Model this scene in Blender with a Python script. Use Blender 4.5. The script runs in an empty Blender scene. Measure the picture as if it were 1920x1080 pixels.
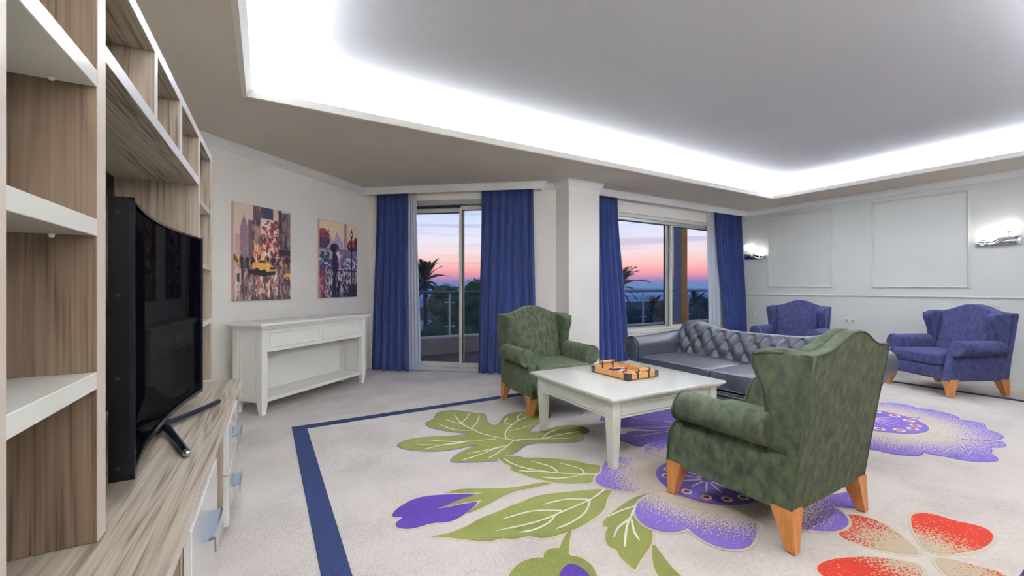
import bpy, bmesh, math, random
import numpy as np
from mathutils import Vector, Matrix, noise as mnoise
from mathutils.geometry import tessellate_polygon
C = bpy.context.scene.collection
R = math.radians
random.seed(7)

# ------------------------------------------------------------------ camera, world, lights, exposure
S = bpy.context.scene
cd = bpy.data.cameras.new('camera'); cam = bpy.data.objects.new('camera', cd); C.objects.link(cam)
cam.location = (0, 0, 1.2); cam.rotation_euler = (R(90), 0, R(-30.5))
cd.sensor_width = 36; cd.lens = 790 / 1920 * 36; cd.shift_y = -1.7 / 1920; cd.clip_start = .02; cd.clip_end = 6000
S.camera = cam
S.view_settings.view_transform = 'Standard'; S.view_settings.look = 'None'
S.view_settings.gamma = 1; S.view_settings.use_curve_mapping = False
S.view_settings.exposure = 1.08

W = bpy.data.worlds.new('dusk_sky'); S.world = W; W.use_nodes = True
nt = W.node_tree; N = nt.nodes; L = nt.links; N.clear()
def srgb(c):
    return tuple(((v/255)/12.92 if v/255 <= .04045 else (((v/255)+.055)/1.055)**2.4) for v in c) + (1,)
tc = N.new('ShaderNodeTexCoord'); sep = N.new('ShaderNodeSeparateXYZ'); L.new(tc.outputs['Generated'], sep.inputs[0])
mp = N.new('ShaderNodeMapping'); mp.inputs['Scale'].default_value = (1.3, 1.3, 42); L.new(tc.outputs['Generated'], mp.inputs[0])
nz = N.new('ShaderNodeTexNoise'); nz.inputs['Scale'].default_value = 1.6; nz.inputs['Detail'].default_value = 4; L.new(mp.outputs[0], nz.inputs[0])
mr = N.new('ShaderNodeMapRange'); mr.inputs[1].default_value = -.02; mr.inputs[2].default_value = .38; L.new(sep.outputs[2], mr.inputs[0])
ra = N.new('ShaderNodeValToRGB'); L.new(mr.outputs[0], ra.inputs[0])
stops = [(-.02, (70,105,150)), (.000, (96,136,184)), (.006, (106,128,180)), (.014, (140,126,180)), (.022, (192,138,174)), (.029, (230,148,168)),
         (.036, (244,160,166)), (.046, (250,180,176)), (.062, (250,202,194)), (.082, (246,219,218)), (.11, (234,226,238)), (.15, (213,221,243)), (.20, (188,206,238)), (.38, (96,130,190))]
cr = ra.color_ramp
while len(cr.elements) < len(stops): cr.elements.new(.5)
for e, (z, c) in zip(cr.elements, stops): e.position = (z + .02) / .40; e.color = srgb(c)
r2 = N.new('ShaderNodeValToRGB'); L.new(nz.outputs[0], r2.inputs[0])
r2.color_ramp.elements[0].position = .52; r2.color_ramp.elements[0].color = (0,0,0,1); r2.color_ramp.elements[1].position = .66; r2.color_ramp.elements[1].color = (.35,.35,.35,1)
mx = N.new('ShaderNodeMix'); mx.data_type = 'RGBA'; L.new(r2.outputs[0], mx.inputs[0]); L.new(ra.outputs[0], mx.inputs[6]); mx.inputs[7].default_value = srgb((150,134,182))
bg = N.new('ShaderNodeBackground'); L.new(mx.outputs[2], bg.inputs[0]); bg.inputs[1].default_value = .55
wo = N.new('ShaderNodeOutputWorld'); L.new(bg.outputs[0], wo.inputs[0])

def area(name, loc, size, power, color, direction, spread=180):
    l = bpy.data.lights.new(name, 'AREA'); l.shape = 'RECTANGLE'; l.size, l.size_y = size; l.energy = power; l.color = color; l.spread = R(spread)
    o = bpy.data.objects.new(name, l); C.objects.link(o); o.location = loc
    o.rotation_euler = Vector(direction).to_track_quat('-Z', 'Y').to_euler(); return o
# cove opening of the tray ceiling
CX0, CX1, CY0, CY1 = -.11, 7.06, .05, 3.70
ZC, ZU = 2.62, 2.82
COVE_W = 44.0; CC = (.90, .95, 1.0)
def strip(name, p0, p1, inward):
    # LED tape lying in the slot, tilted up and inward
    p0, p1 = Vector(p0), Vector(p1); d = (p1-p0); ln = d.length; x = d.normalized()
    l = bpy.data.lights.new(name, 'AREA'); l.shape = 'RECTANGLE'; l.size = ln; l.size_y = .02; l.energy = COVE_W*ln; l.color = CC; l.spread = R(155)
    o = bpy.data.objects.new(name, l); C.objects.link(o)
    # area light shines along local -Z
    zl = -(Vector(inward)*.15 + Vector((0,0,1))).normalized(); yl = zl.cross(x).normalized()
    m = Matrix((x, yl, zl)).transposed().to_4x4(); m.translation = (p0+p1)/2; o.matrix_world = m
E_ = .09
strip('cove_strip_far', (CX0, CY1+E_, ZC+.07), (CX1, CY1+E_, ZC+.07), (0,-1,0))
strip('cove_strip_near', (CX0, CY0-E_, ZC+.07), (CX1, CY0-E_, ZC+.07), (0,1,0))
strip('cove_strip_left', (CX0-E_, CY0, ZC+.07), (CX0-E_, CY1, ZC+.07), (1,0,0))
strip('cove_strip_right', (CX1+E_, CY0, ZC+.07), (CX1+E_, CY1, ZC+.07), (-1,0,0))
# unseen fill light added behind the camera to brighten the room
area('rear_fill_light', (1.9, -1.5, 2.55), (4.6, 1.2), 60, (1.0, .96, .92), (-.10, 1.3, -1))

# ------------------------------------------------------------------ materials
def mat(name, col=(200,200,200), rough=.6, metal=0, emit=None, es=0, lin=False, **kw):
    m = bpy.data.materials.new(name); m.use_nodes = True; b = m.node_tree.nodes['Principled BSDF']
    b.inputs['Base Color'].default_value = srgb(col); b.inputs['Roughness'].default_value = rough; b.inputs['Metallic'].default_value = metal
    for k, v in kw.items(): b.inputs[k.replace('_', ' ')].default_value = v
    if emit: b.inputs['Emission Color'].default_value = srgb(emit); b.inputs['Emission Strength'].default_value = es
    return m
def nodes(m): return m.node_tree.nodes, m.node_tree.links, m.node_tree.nodes['Principled BSDF']
def noisecol(m, c1, c2, scale=(5,5,5), p=(.35,.65), detail=4, dist=0, bump=0, bscale=None, coord='Object'):
    N, L, b = nodes(m)
    t = N.new('ShaderNodeTexCoord'); mp = N.new('ShaderNodeMapping'); mp.inputs['Scale'].default_value = scale
    L.new(t.outputs[coord], mp.inputs[0]); n = N.new('ShaderNodeTexNoise'); n.inputs['Scale'].default_value = 1; n.inputs['Detail'].default_value = detail; n.inputs['Distortion'].default_value = dist
    L.new(mp.outputs[0], n.inputs[0]); r = N.new('ShaderNodeValToRGB'); L.new(n.outputs[0], r.inputs[0])
    r.color_ramp.elements[0].position = p[0]; r.color_ramp.elements[0].color = srgb(c1); r.color_ramp.elements[1].position = p[1]; r.color_ramp.elements[1].color = srgb(c2)
    L.new(r.outputs[0], b.inputs['Base Color'])
    if bump:
        n2 = N.new('ShaderNodeTexNoise'); n2.inputs['Scale'].default_value = bscale or 60; n2.inputs['Detail'].default_value = 3; L.new(t.outputs[coord], n2.inputs[0])
        bu = N.new('ShaderNodeBump'); bu.inputs['Strength'].default_value = bump; bu.inputs['Distance'].default_value = .004; L.new(n2.outputs[0], bu.inputs['Height']); L.new(bu.outputs[0], b.inputs['Normal'])
    return m
def wood(name, axis, light=(186,171,152), dark=(128,107,88), s=1.0, rough=.45):
    """striped ash laminate, grain along the given axis"""
    m = mat(name, light, rough); N, L, b = nodes(m)
    t = N.new('ShaderNodeTexCoord')
    sc = [120*s, 120*s, 120*s]; sc[axis] = 1.6*s
    mp = N.new('ShaderNodeMapping'); mp.inputs['Scale'].default_value = sc; L.new(t.outputs['Object'], mp.inputs[0])
    n = N.new('ShaderNodeTexNoise'); n.inputs['Scale'].default_value = 1; n.inputs['Detail'].default_value = 3; n.inputs['Distortion'].default_value = .25; L.new(mp.outputs[0], n.inputs[0])
    sc2 = [7*s, 7*s, 7*s]; sc2[axis] = .35*s
    mp2 = N.new('ShaderNodeMapping'); mp2.inputs['Scale'].default_value = sc2; L.new(t.outputs['Object'], mp2.inputs[0])
    n2 = N.new('ShaderNodeTexNoise'); n2.inputs['Scale'].default_value = 1; n2.inputs['Detail'].default_value = 2; L.new(mp2.outputs[0], n2.inputs[0])
    # cathedral lines: bands bent by low noise
    ad = N.new('ShaderNodeMath'); ad.operation = 'MULTIPLY'; L.new(n2.outputs[0], ad.inputs[0]); ad.inputs[1].default_value = 95
    sn = N.new('ShaderNodeMath'); sn.operation = 'SINE'; L.new(ad.outputs[0], sn.inputs[0])
    ma = N.new('ShaderNodeMath'); ma.operation = 'MULTIPLY_ADD'; L.new(sn.outputs[0], ma.inputs[0]); ma.inputs[1].default_value = .055; hf = N.new('ShaderNodeMath'); hf.operation = 'MULTIPLY'; hf.inputs[1].default_value = .55; L.new(n.outputs[0], hf.inputs[0]); L.new(hf.outputs[0], ma.inputs[2])
    ma2 = N.new('ShaderNodeMath'); ma2.operation = 'MULTIPLY_ADD'; L.new(n2.outputs[0], ma2.inputs[0]); ma2.inputs[1].default_value = .5; L.new(ma.outputs[0], ma2.inputs[2])
    r = N.new('ShaderNodeValToRGB'); L.new(ma2.outputs[0], r.inputs[0]); e = r.color_ramp.elements
    e[0].position = .38; e[0].color = srgb(dark); e[1].position = .62; e[1].color = srgb(light)
    k = e.new(.46); k.color = srgb(tuple((a*2+d)/3 for a, d in zip(light, dark)))
    L.new(r.outputs[0], b.inputs['Base Color'])
    bu = N.new('ShaderNodeBump'); bu.inputs['Strength'].default_value = .15; bu.inputs['Distance'].default_value = .002; L.new(n.outputs[0], bu.inputs['Height']); L.new(bu.outputs[0], b.inputs['Normal'])
    return m
def velvet(name, dark, light):
    m = mat(name, light, .85, Sheen_Weight=.35, Sheen_Roughness=.4)
    m.node_tree.nodes['Principled BSDF'].inputs['Sheen Tint'].default_value = srgb(light)
    return noisecol(m, dark, light, (26,26,17), (.36,.72), 10, .35, .3, 240)
def glass(name, tint=(1,1,1), refl=.08, col=None):
    m = bpy.data.materials.new(name); m.use_nodes = True; N, L = m.node_tree.nodes, m.node_tree.links; N.clear()
    o = N.new('ShaderNodeOutputMaterial'); a = N.new('ShaderNodeBsdfTransparent'); a.inputs[0].default_value = tint+(1,)
    g = N.new('ShaderNodeBsdfGlossy'); g.inputs['Roughness'].default_value = .02; x = N.new('ShaderNodeMixShader'); x.inputs[0].default_value = refl
    L.new(a.outputs[0], x.inputs[1]); L.new(g.outputs[0], x.inputs[2]); L.new(x.outputs[0], o.inputs[0]); return m
M = {}
M['wall'] = noisecol(mat('wall_paint', (238,235,228), .75), (236,233,226), (240,237,231), (2,2,2))
M['wall_grey'] = noisecol(mat('wall_paint_grey', (222,226,223), .7), (220,224,221), (224,228,225), (2,2,2))
M['ceil'] = noisecol(mat('ceiling_paint', (208,199,186), .85), (206,197,184), (210,201,188), (1.5,1.5,1.5))
M['ceil_up'] = mat('ceiling_paint_upper', (212,213,218), .85)
M['lip'] = mat('cove_lip_paint', (225,222,214), .6)
M['trim'] = mat('trim_gloss_white', (236,236,236), .4)
M['moulding'] = mat('moulding_paint', (216,219,214), .5)
M['wood_v'] = wood('ash_laminate_vertical', 2, (172,158,140), (112,96,80))
M['wood_shaded'] = wood('ash_laminate_shaded', 2, (134,115,95), (78,62,49))  # same ash laminate, interior shading of the unit put into a darker colour
M['wood_y'] = wood('ash_laminate_length', 1, (180,170,152), (112,96,82))
M['wood_edge'] = mat('laminate_edge', (196,184,172), .4)  # light wood edge, paled further by reflected light in the colour
M['edge_white'] = mat('shelf_edge_reflection', (214,214,214), .3)  # whitish light reflection on the front edges, painted as colour
M['white_gloss'] = mat('white_gloss_board', (226,228,224), .12, Coat_Weight=.3)
M['white_lacquer'] = mat('white_lacquer', (226,227,218), .14)
M['console'] = mat('cream_lacquer', (240,240,233), .35)
M['chrome'] = mat('chrome', (215,218,225), .12, 1)
M['alu'] = noisecol(mat('anodised_aluminium', (180,182,180), .35, .35), (170,174,172), (186,188,186), (3,3,3))
M['alu_light'] = mat('powder_coated_frame', (206,207,196), .45)
M['rail_metal'] = mat('railing_metal', (112,116,124), .35, .6)
M['gasket'] = mat('black_gasket', (28,30,36), .5)
M['acrylic'] = mat('handle_clear_metal', (188,202,222), .08, .85)
M['black'] = mat('black_plastic', (10,11,14), .4, Specular_IOR_Level=.3)
M['screen'] = mat('black_screen', (4,5,7), .06, Specular_IOR_Level=.12, IOR=1.28, Coat_Weight=.0)
def screen_mat():
    m = bpy.data.materials.new('dark_display_panel'); m.use_nodes = True; N, L = m.node_tree.nodes, m.node_tree.links; N.clear()
    o = N.new('ShaderNodeOutputMaterial'); a = N.new('ShaderNodeBsdfDiffuse'); a.inputs[0].default_value = (.0012,.0014,.0018,1)
    g = N.new('ShaderNodeBsdfGlossy'); g.inputs['Roughness'].default_value = .03; x = N.new('ShaderNodeMixShader'); x.inputs[0].default_value = .030
    L.new(a.outputs[0], x.inputs[1]); L.new(g.outputs[0], x.inputs[2]); L.new(x.outputs[0], o.inputs[0]); return m
M['display'] = screen_mat()
M['bezel'] = mat('dark_bezel', (22,24,32), .25)
M['stand'] = mat('stand_metal', (40,48,66), .22, .7)
M['curtain'] = noisecol(mat('blue_curtain', (36,58,122), .9, Sheen_Weight=.2), (26,43,96), (35,56,116), (30,30,2), (.3,.7), 3)
M['green'] = velvet('green_velvet', (35,43,28), (72,81,53))
M['green_pipe'] = mat('green_piping', (50,60,40), .9)
M['blue'] = velvet('blue_velvet', (29,32,68), (56,60,108))
M['blue_pipe'] = mat('blue_piping', (48,50,100), .9)
M['leg'] = noisecol(mat('honey_wood', (208,142,72), .35), (168,104,46), (198,134,70), (40,40,4), (.3,.7), 3)
M['leather'] = noisecol(mat('grey_leather', (52,55,65), .42), (46,49,59), (54,57,68), (6,6,6), bump=.15, bscale=160)
M['leather_dark'] = mat('dark_sofa_base', (26,26,32), .3)
M['tray'] = noisecol(mat('tray_pine', (214,156,90), .5), (188,128,68), (220,166,104), (4,60,60), (.3,.7), 3)
M['iron'] = noisecol(mat('hammered_metal', (62,64,66), .5, .6), (46,48,50), (84,86,88), (160,160,160), (.4,.6), 2)
M['red'] = mat('red_plastic', (176,24,52), .25)
M['plastic'] = mat('switch_plastic', (232,230,224), .35)
M['opal'] = mat('opal_globe', (255,255,255), .3, emit=(255,250,242), es=1.6)
M['carpet'] = None
def carpet(name, c1, c2, ribs=True):
    m = mat(name, c1, .95); N, L, b = nodes(m)
    t = N.new('ShaderNodeTexCoord')
    n = N.new('ShaderNodeTexNoise'); n.inputs['Scale'].default_value = 2.2; n.inputs['Detail'].default_value = 5
    mp = N.new('ShaderNodeMapping'); mp.inputs['Scale'].default_value = (160, 45, 40); mp.inputs['Rotation'].default_value = (0,0,R(90)); L.new(t.outputs['Object'], mp.inputs[0]); L.new(t.outputs['Object'], n.inputs[0])
    v = N.new('ShaderNodeTexNoise'); v.inputs['Scale'].default_value = 1; v.inputs['Detail'].default_value = 2; L.new(mp.outputs[0], v.inputs[0])
    a = N.new('ShaderNodeMath'); a.operation = 'MULTIPLY_ADD'; L.new(v.outputs[0], a.inputs[0]); a.inputs[1].default_value = .8; L.new(n.outputs[0], a.inputs[2])
    r = N.new('ShaderNodeValToRGB'); L.new(a.outputs[0], r.inputs[0]); e = r.color_ramp.elements; e[0].position = .55; e[0].color = srgb(c2); e[1].position = 1.15 if False else 1.0; e[1].color = srgb(c1)
    L.new(r.outputs[0], b.inputs['Base Color'])
    bu = N.new('ShaderNodeBump'); bu.inputs['Strength'].default_value = .5; bu.inputs['Distance'].default_value = .004; L.new(v.outputs[0], bu.inputs['Height']); L.new(bu.outputs[0], b.inputs['Normal'])
    return m
M['carpet'] = carpet('cream_carpet', (210,201,195), (176,168,161))
M['c_blue'] = carpet('blue_carpet_border', (16,35,78), (9,21,54))
M['c_green'] = carpet('olive_carpet', (120,125,60), (94,99,42))
M['c_cream'] = carpet('pale_carpet_line', (242,236,222), (222,214,200))
M['c_beige'] = carpet('beige_carpet_outline', (206,192,172), (188,172,150))
M['c_purple'] = carpet('violet_carpet', (74,42,134), (52,26,106))
M['c_lilac'] = carpet('lilac_outline_carpet', (112,84,170), (90,64,150))
M['c_red'] = carpet('red_carpet', (180,46,24), (160,38,20))
def speckle(name, col, beige, r0, r1, inv=False, stretch=1.0):
    """petal wool: solid colour far from the flower centre, breaking up in speckles towards it (the object origin is the flower centre)"""
    m = mat(name, col, .95); N, L, b = nodes(m); t = N.new('ShaderNodeTexCoord')
    ln = N.new('ShaderNodeVectorMath'); ln.operation = 'LENGTH'; L.new(t.outputs['Object'], ln.inputs[0])
    mr = N.new('ShaderNodeMapRange'); L.new(ln.outputs['Value'], mr.inputs[0]); mr.inputs[1].default_value = r0; mr.inputs[2].default_value = r1
    n = N.new('ShaderNodeTexNoise'); n.inputs['Scale'].default_value = 110; n.inputs['Detail'].default_value = 1; L.new(t.outputs['Object'], n.inputs[0])
    m2 = N.new('ShaderNodeMapRange'); L.new(n.outputs[0], m2.inputs[0]); m2.inputs[1].default_value = .3; m2.inputs[2].default_value = .7
    g = N.new('ShaderNodeMath'); g.operation = 'GREATER_THAN'; L.new(mr.outputs[0], g.inputs[0]); L.new(m2.outputs[0], g.inputs[1])
    x = N.new('ShaderNodeMix'); x.data_type = 'RGBA'; L.new(g.outputs[0], x.inputs[0]); x.inputs[6].default_value = srgb(beige); x.inputs[7].default_value = srgb(col)
    L.new(x.outputs[2], b.inputs['Base Color']); return m
M['pet_A'] = speckle('petal_wool_violet_near', (116,92,174), (206,192,172), .38, .68)
M['pet_B'] = speckle('petal_wool_violet_far', (118,97,180), (208,196,178), .45, .95)
M['pet_C'] = speckle('petal_wool_violet_mid', (112,92,172), (196,186,196), 1.5, .55)
M['pet_D'] = speckle('petal_wool_red', (182,44,22), (186,170,146), .10, .38)
M['sea'] = noisecol(mat('sea_water', (120,178,208), .6), (112,170,202), (128,186,214), (.02,.02,.02), bump=.2, bscale=2)
M['ground'] = noisecol(mat('dark_ground', (34,44,40), .9), (28,38,34), (44,54,46), (.3,.3,.3))
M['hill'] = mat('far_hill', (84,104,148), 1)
M['leaf_dark'] = noisecol(mat('pine_foliage', (38,80,44), .8), (20,52,30), (62,108,54), (1.5,1.5,1.5))
M['leaf_far'] = noisecol(mat('far_foliage', (24,44,48), .8), (16,34,38), (34,56,56), (.8,.8,.8))
M['palm'] = mat('palm_frond_green', (30,48,48), .8)
M['bark'] = mat('bark', (60,52,46), .9)
M['render_white'] = mat('outdoor_white_render', (196,202,210), .8)
M['kerb'] = mat('balcony_kerb_plaster', (150,134,126), .8)
M['tile'] = noisecol(mat('terracotta_tile', (96,58,46), .6), (84,50,40), (108,68,54), (4,4,4))
M['orange'] = noisecol(mat('orange_render', (206,128,44), .8), (198,120,38), (214,138,54), (3,3,3))
M['col_grey'] = mat('column_side_grey', (120,124,140), .8)  # grey for the thin panel over the column's left side
M['pane'] = glass('window_glass', (.96,.98,1), .03)
M['rail_glass'] = glass('balustrade_glass', (.80,.86,.90), .04)
M['water'] = mat('pool_water', (110,170,196), .1)
def sheer_mat():
    m = bpy.data.materials.new('sheer_voile'); m.use_nodes = True; N, L = m.node_tree.nodes, m.node_tree.links; N.clear()
    o = N.new('ShaderNodeOutputMaterial'); d = N.new('ShaderNodeBsdfDiffuse'); d.inputs[0].default_value = srgb((226,232,240)); t = N.new('ShaderNodeBsdfTranslucent'); t.inputs[0].default_value = srgb((226,232,240))
    tr = N.new('ShaderNodeBsdfTransparent'); a = N.new('ShaderNodeMixShader'); a.inputs[0].default_value = .35; L.new(d.outputs[0], a.inputs[1]); L.new(t.outputs[0], a.inputs[2])
    b = N.new('ShaderNodeMixShader'); b.inputs[0].default_value = .12; L.new(a.outputs[0], b.inputs[1]); L.new(tr.outputs[0], b.inputs[2]); L.new(b.outputs[0], o.inputs[0]); return m
M['sheer'] = sheer_mat()

# ------------------------------------------------------------------ helpers
def tag(o, label=None, cat=None, group=None, kind=None):
    if label: o['label'] = label
    if cat: o['category'] = cat
    if group: o['group'] = group
    if kind: o['kind'] = kind
    return o
def thing(name, label, cat, loc=(0,0,0), rz=0, group=None):
    o = bpy.data.objects.new(name, None); C.objects.link(o); o.location = loc; o.rotation_euler = (0,0,rz); o.empty_display_size = .1
    return tag(o, label, cat, group)
def obj(name, bm, m, parent=None, smooth=None, loc=None, label=None):
    me = bpy.data.meshes.new(name)
    if isinstance(bm, tuple): me.from_pydata(*bm); me.update()
    else:
        bmesh.ops.recalc_face_normals(bm, faces=bm.faces); bm.to_mesh(me); bm.free()
    if smooth:
        for p in me.polygons: p.use_smooth = True
        if smooth < 180: me.set_sharp_from_angle(angle=R(smooth))
    me.materials.append(M[m] if isinstance(m, str) else m)
    o = bpy.data.objects.new(name, me); C.objects.link(o); o.parent = parent
    if loc: o.location = loc
    if label: o['label'] = label
    return o
def B(): return bmesh.new()
def box(bm, x0, x1, y0, y1, z0, z1, bev=0, seg=2):
    t = bmesh.new()
    v = [t.verts.new((x, y, z)) for x in (x0, x1) for y in (y0, y1) for z in (z0, z1)]
    for f in ((0,1,3,2), (4,6,7,5), (0,4,5,1), (2,3,7,6), (0,2,6,4), (1,5,7,3)): t.faces.new([v[i] for i in f])
    bmesh.ops.recalc_face_normals(t, faces=t.faces)
    if bev: bmesh.ops.bevel(t, geom=t.edges[:], offset=bev, segments=seg, affect='EDGES', profile=.5)
    merge(bm, t); return bm
def merge(bm, t):
    mp = {v: bm.verts.new(v.co) for v in t.verts}
    for f in t.faces:
        try: bm.faces.new([mp[v] for v in f.verts])
        except ValueError: pass
    t.free()
def frust(bm, c0, s0, z0, c1, s1, z1):
    a = [(c0[0]+sx*s0/2, c0[1]+sy*s0/2, z0) for sx, sy in ((-1,-1),(1,-1),(1,1),(-1,1))]
    b = [(c1[0]+sx*s1/2, c1[1]+sy*s1/2, z1) for sx, sy in ((-1,-1),(1,-1),(1,1),(-1,1))]
    v = [bm.verts.new(p) for p in a+b]
    bm.faces.new(v[3::-1]); bm.faces.new(v[4:])
    for i in range(4): j = (i+1)%4; bm.faces.new((v[i], v[j], v[4+j], v[4+i]))
    return bm
def prism(bm, pts, t0, t1, plane='xz', bev=0, seg=2, fn=None):
    """outline in a plane extruded along the third axis, cap edges bevelled, then optional point map"""
    def P(a, b, t): return {'xz': (a, t, b), 'yz': (t, a, b), 'xy': (a, b, t)}[plane]
    t = bmesh.new()
    lo = [t.verts.new(P(a, b, t0)) for a, b in pts]; hi = [t.verts.new(P(a, b, t1)) for a, b in pts]
    f0 = t.faces.new(lo); f1 = t.faces.new(hi[::-1]); n = len(pts)
    for i in range(n): j = (i+1)%n; t.faces.new((lo[i], hi[i], hi[j], lo[j]))
    bmesh.ops.recalc_face_normals(t, faces=t.faces)
    if bev:
        ed = [e for e in t.edges if (e in f0.edges[:]) or (e in f1.edges[:])]
        bmesh.ops.bevel(t, geom=ed, offset=bev, segments=seg, affect='EDGES', profile=.5)
    bmesh.ops.triangulate(t, faces=[f for f in t.faces if len(f.verts) > 6])
    if fn:
        for v in t.verts: v.co = Vector(fn(*v.co))
    merge(bm, t); return bm
def tube(bm, pts, r, n=8, closed=False):
    pts = [Vector(p) for p in pts]; m = len(pts); rings = []; up = None
    for i, p in enumerate(pts):
        if closed: d = pts[(i+1)%m]-pts[i-1]
        else: d = pts[min(i+1, m-1)]-pts[max(i-1, 0)]
        d.normalize()
        if up is None: up = Vector((0,0,1)) if abs(d.z) < .9 else Vector((1,0,0))
        s = d.cross(up)
        if s.length < 1e-4: s = d.cross(Vector((1,.3,0)))
        s.normalize(); up = s.cross(d).normalized()
        rr = r[i] if isinstance(r, (list, tuple)) else r
        rings.append([bm.verts.new(p + (s*math.cos(a)+up*math.sin(a))*rr) for a in [2*math.pi*k/n for k in range(n)]])
    for i in range(m if closed else m-1):
        a, b = rings[i], rings[(i+1)%m]
        for k in range(n): bm.faces.new((a[k], a[(k+1)%n], b[(k+1)%n], b[k]))
    if not closed: bm.faces.new(rings[0][::-1]); bm.faces.new(rings[-1])
    return bm
def lathe(bm, prof, n=24, c=(0,0,0), axis='z'):
    rings = []
    for r, z in prof:
        rings.append([bm.verts.new((c[0]+r*math.cos(2*math.pi*k/n), c[1]+r*math.sin(2*math.pi*k/n), c[2]+z)) for k in range(n)] if axis == 'z' else
                     [bm.verts.new((c[0]+z, c[1]+r*math.cos(2*math.pi*k/n), c[2]+r*math.sin(2*math.pi*k/n))) for k in range(n)])
    for a, b in zip(rings, rings[1:]):
        for k in range(n): bm.faces.new((a[k], a[(k+1)%n], b[(k+1)%n], b[k]))
    bm.faces.new(rings[0][::-1]); bm.faces.new(rings[-1]); return bm
def catmull(pts, sub=6, closed=False):
    out = []; n = len(pts); pts = [Vector(p) for p in pts]
    rng = range(n if closed else n-1)
    for i in rng:
        p0 = pts[(i-1)%n] if closed or i > 0 else pts[0]; p1 = pts[i]; p2 = pts[(i+1)%n]; p3 = pts[(i+2)%n] if closed or i+2 < n else pts[-1]
        for k in range(sub):
            t = k/sub; out.append(.5*((2*p1)+(p2-p0)*t+(2*p0-5*p1+4*p2-p3)*t*t+(3*p1-p0-3*p2+p3)*t**3))
    if not closed: out.append(pts[-1])
    return out
def copytree(o, parent=None):
    c = o.copy(); C.objects.link(c); c.parent = parent
    for ch in o.children: copytree(ch, c)
    return c
def sweep(bm, path, prof):
    """profile (out into the room on the right of the path, z) swept with mitred corners; ends capped"""
    n = len(path); rings = []
    for i in range(n):
        p = Vector(path[i]); 
        d0 = (p-Vector(path[i-1])).normalized() if i else None; d1 = (Vector(path[i+1])-p).normalized() if i < n-1 else None
        a = d0 or d1; b = d1 or d0
        na, nb = Vector((a.y, -a.x)), Vector((b.y, -b.x)); m = (na+nb).normalized(); m = m/max(.3, m.dot(na))
        rings.append([bm.verts.new((p.x+m.x*u, p.y+m.y*u, z)) for u, z in prof])
    k = len(prof)
    for a, b in zip(rings, rings[1:]):
        for j in range(k): bm.faces.new((a[j], a[(j+1)%k], b[(j+1)%k], b[j]))
    bm.faces.new(rings[0]); bm.faces.new(rings[-1][::-1]); return bm
# ------------------------------------------------------------------ room shell
XL, XR, YB = -.72, 7.88, -2.6
nw = Vector((-.66, .755)).normalized()
PA = Vector((-.5302, 4.7769)); PB = Vector((1.2098, 6.2979)); dp = (PB-PA).normalized(); nw = Vector((-dp.y, dp.x))
Q0 = Vector((1.256, 6.22)); Q1 = Vector((3.202, 4.637)); dq = (Q1-Q0).normalized(); mq = Vector((-dq.y, dq.x))
if mq.y < 0: mq = -mq
def Qp(s, off): p = Q0+dq*s+mq*off; return (p.x, p.y)
def isect(p, d, q, e):
    det = d.x*(-e.y)+e.x*d.y; r = q-p; return p+d*((r.x*(-e.y)+e.x*r.y)/det)
WOFF = .20
a0 = PA+dp*((XL-PA.x)/dp.x)                                     # left wall / picture wall corner
a1 = isect(PA, dp, Q0+mq*WOFF, dq)                              # picture wall / window 1 wall corner
KX0, KX1, KY = 3.46, 3.985, 4.40                                # pier
W2Y = 4.75
a2 = Q0+mq*WOFF+dq*((KX0-(Q0+mq*WOFF).x)/dq.x)
outline = [(XL, YB), (XL, a0.y), (a1.x, a1.y), (a2.x, a2.y), (KX0, KY), (KX1, KY), (KX1, W2Y), (XR, W2Y), (XR, YB)]
# floor
def poly_slab(bm, pts, z0, z1, hole=None):
    loops = [[Vector((p[0], p[1], 0)) for p in pts]]
    if hole: loops.append([Vector((p[0], p[1], 0)) for p in hole])
    allp = [p for l in loops for p in l]; tr = tessellate_polygon(loops)
    lo = [bm.verts.new((p.x, p.y, z0)) for p in allp]; hi = [bm.verts.new((p.x, p.y, z1)) for p in allp]
    for t in tr:
        bm.faces.new([lo[i] for i in t]); bm.faces.new([hi[i] for i in t][::-1])
    k = 0
    for l in loops:
        n = len(l)
        for i in range(n): j = (i+1)%n; bm.faces.new((lo[k+i], lo[k+j], hi[k+j], hi[k+i]))
        k += n
    return bm
def offset_poly(pts, d):
    n = len(pts); out = []
    ar = sum(pts[i][0]*pts[(i+1)%n][1]-pts[(i+1)%n][0]*pts[i][1] for i in range(n)); sg = 1 if ar > 0 else -1
    for i in range(n):
        p = Vector(pts[i][:2]); a = Vector(pts[i-1][:2]); b = Vector(pts[(i+1)%n][:2])
        d0 = (p-a).normalized() if (p-a).length > 1e-6 else (b-p).normalized(); d1 = (b-p).normalized() if (b-p).length > 1e-6 else d0
        n0, n1 = Vector((d0.y, -d0.x))*sg, Vector((d1.y, -d1.x))*sg; m = n0+n1
        m = m.normalized() if m.length > 1e-4 else n0; out.append(tuple(p+m*(d/max(.5, m.dot(n0)))))
    return out
big = offset_poly(outline, .15)
o = obj('floor', poly_slab(B(), big, -.1, 0), 'carpet'); tag(o, kind='structure')
hole = [(CX0, CY0), (CX1, CY0), (CX1, CY1), (CX0, CY1)]
ceil = obj('ceiling', poly_slab(B(), big, ZC, ZC+.03, hole), 'ceil'); tag(ceil, kind='structure')
bm = B(); ex = .24
bx0, bx1, by0, by1 = CX0-ex, CX1+ex, CY0-ex, CY1+ex
box(bm, bx0, bx1, by0, by1, ZU, ZU+.05)
box(bm, bx0-.04, bx0, by0-.04, by1+.04, ZC+.03, ZU+.05); box(bm, bx1, bx1+.04, by0-.04, by1+.04, ZC+.03, ZU+.05)
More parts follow.
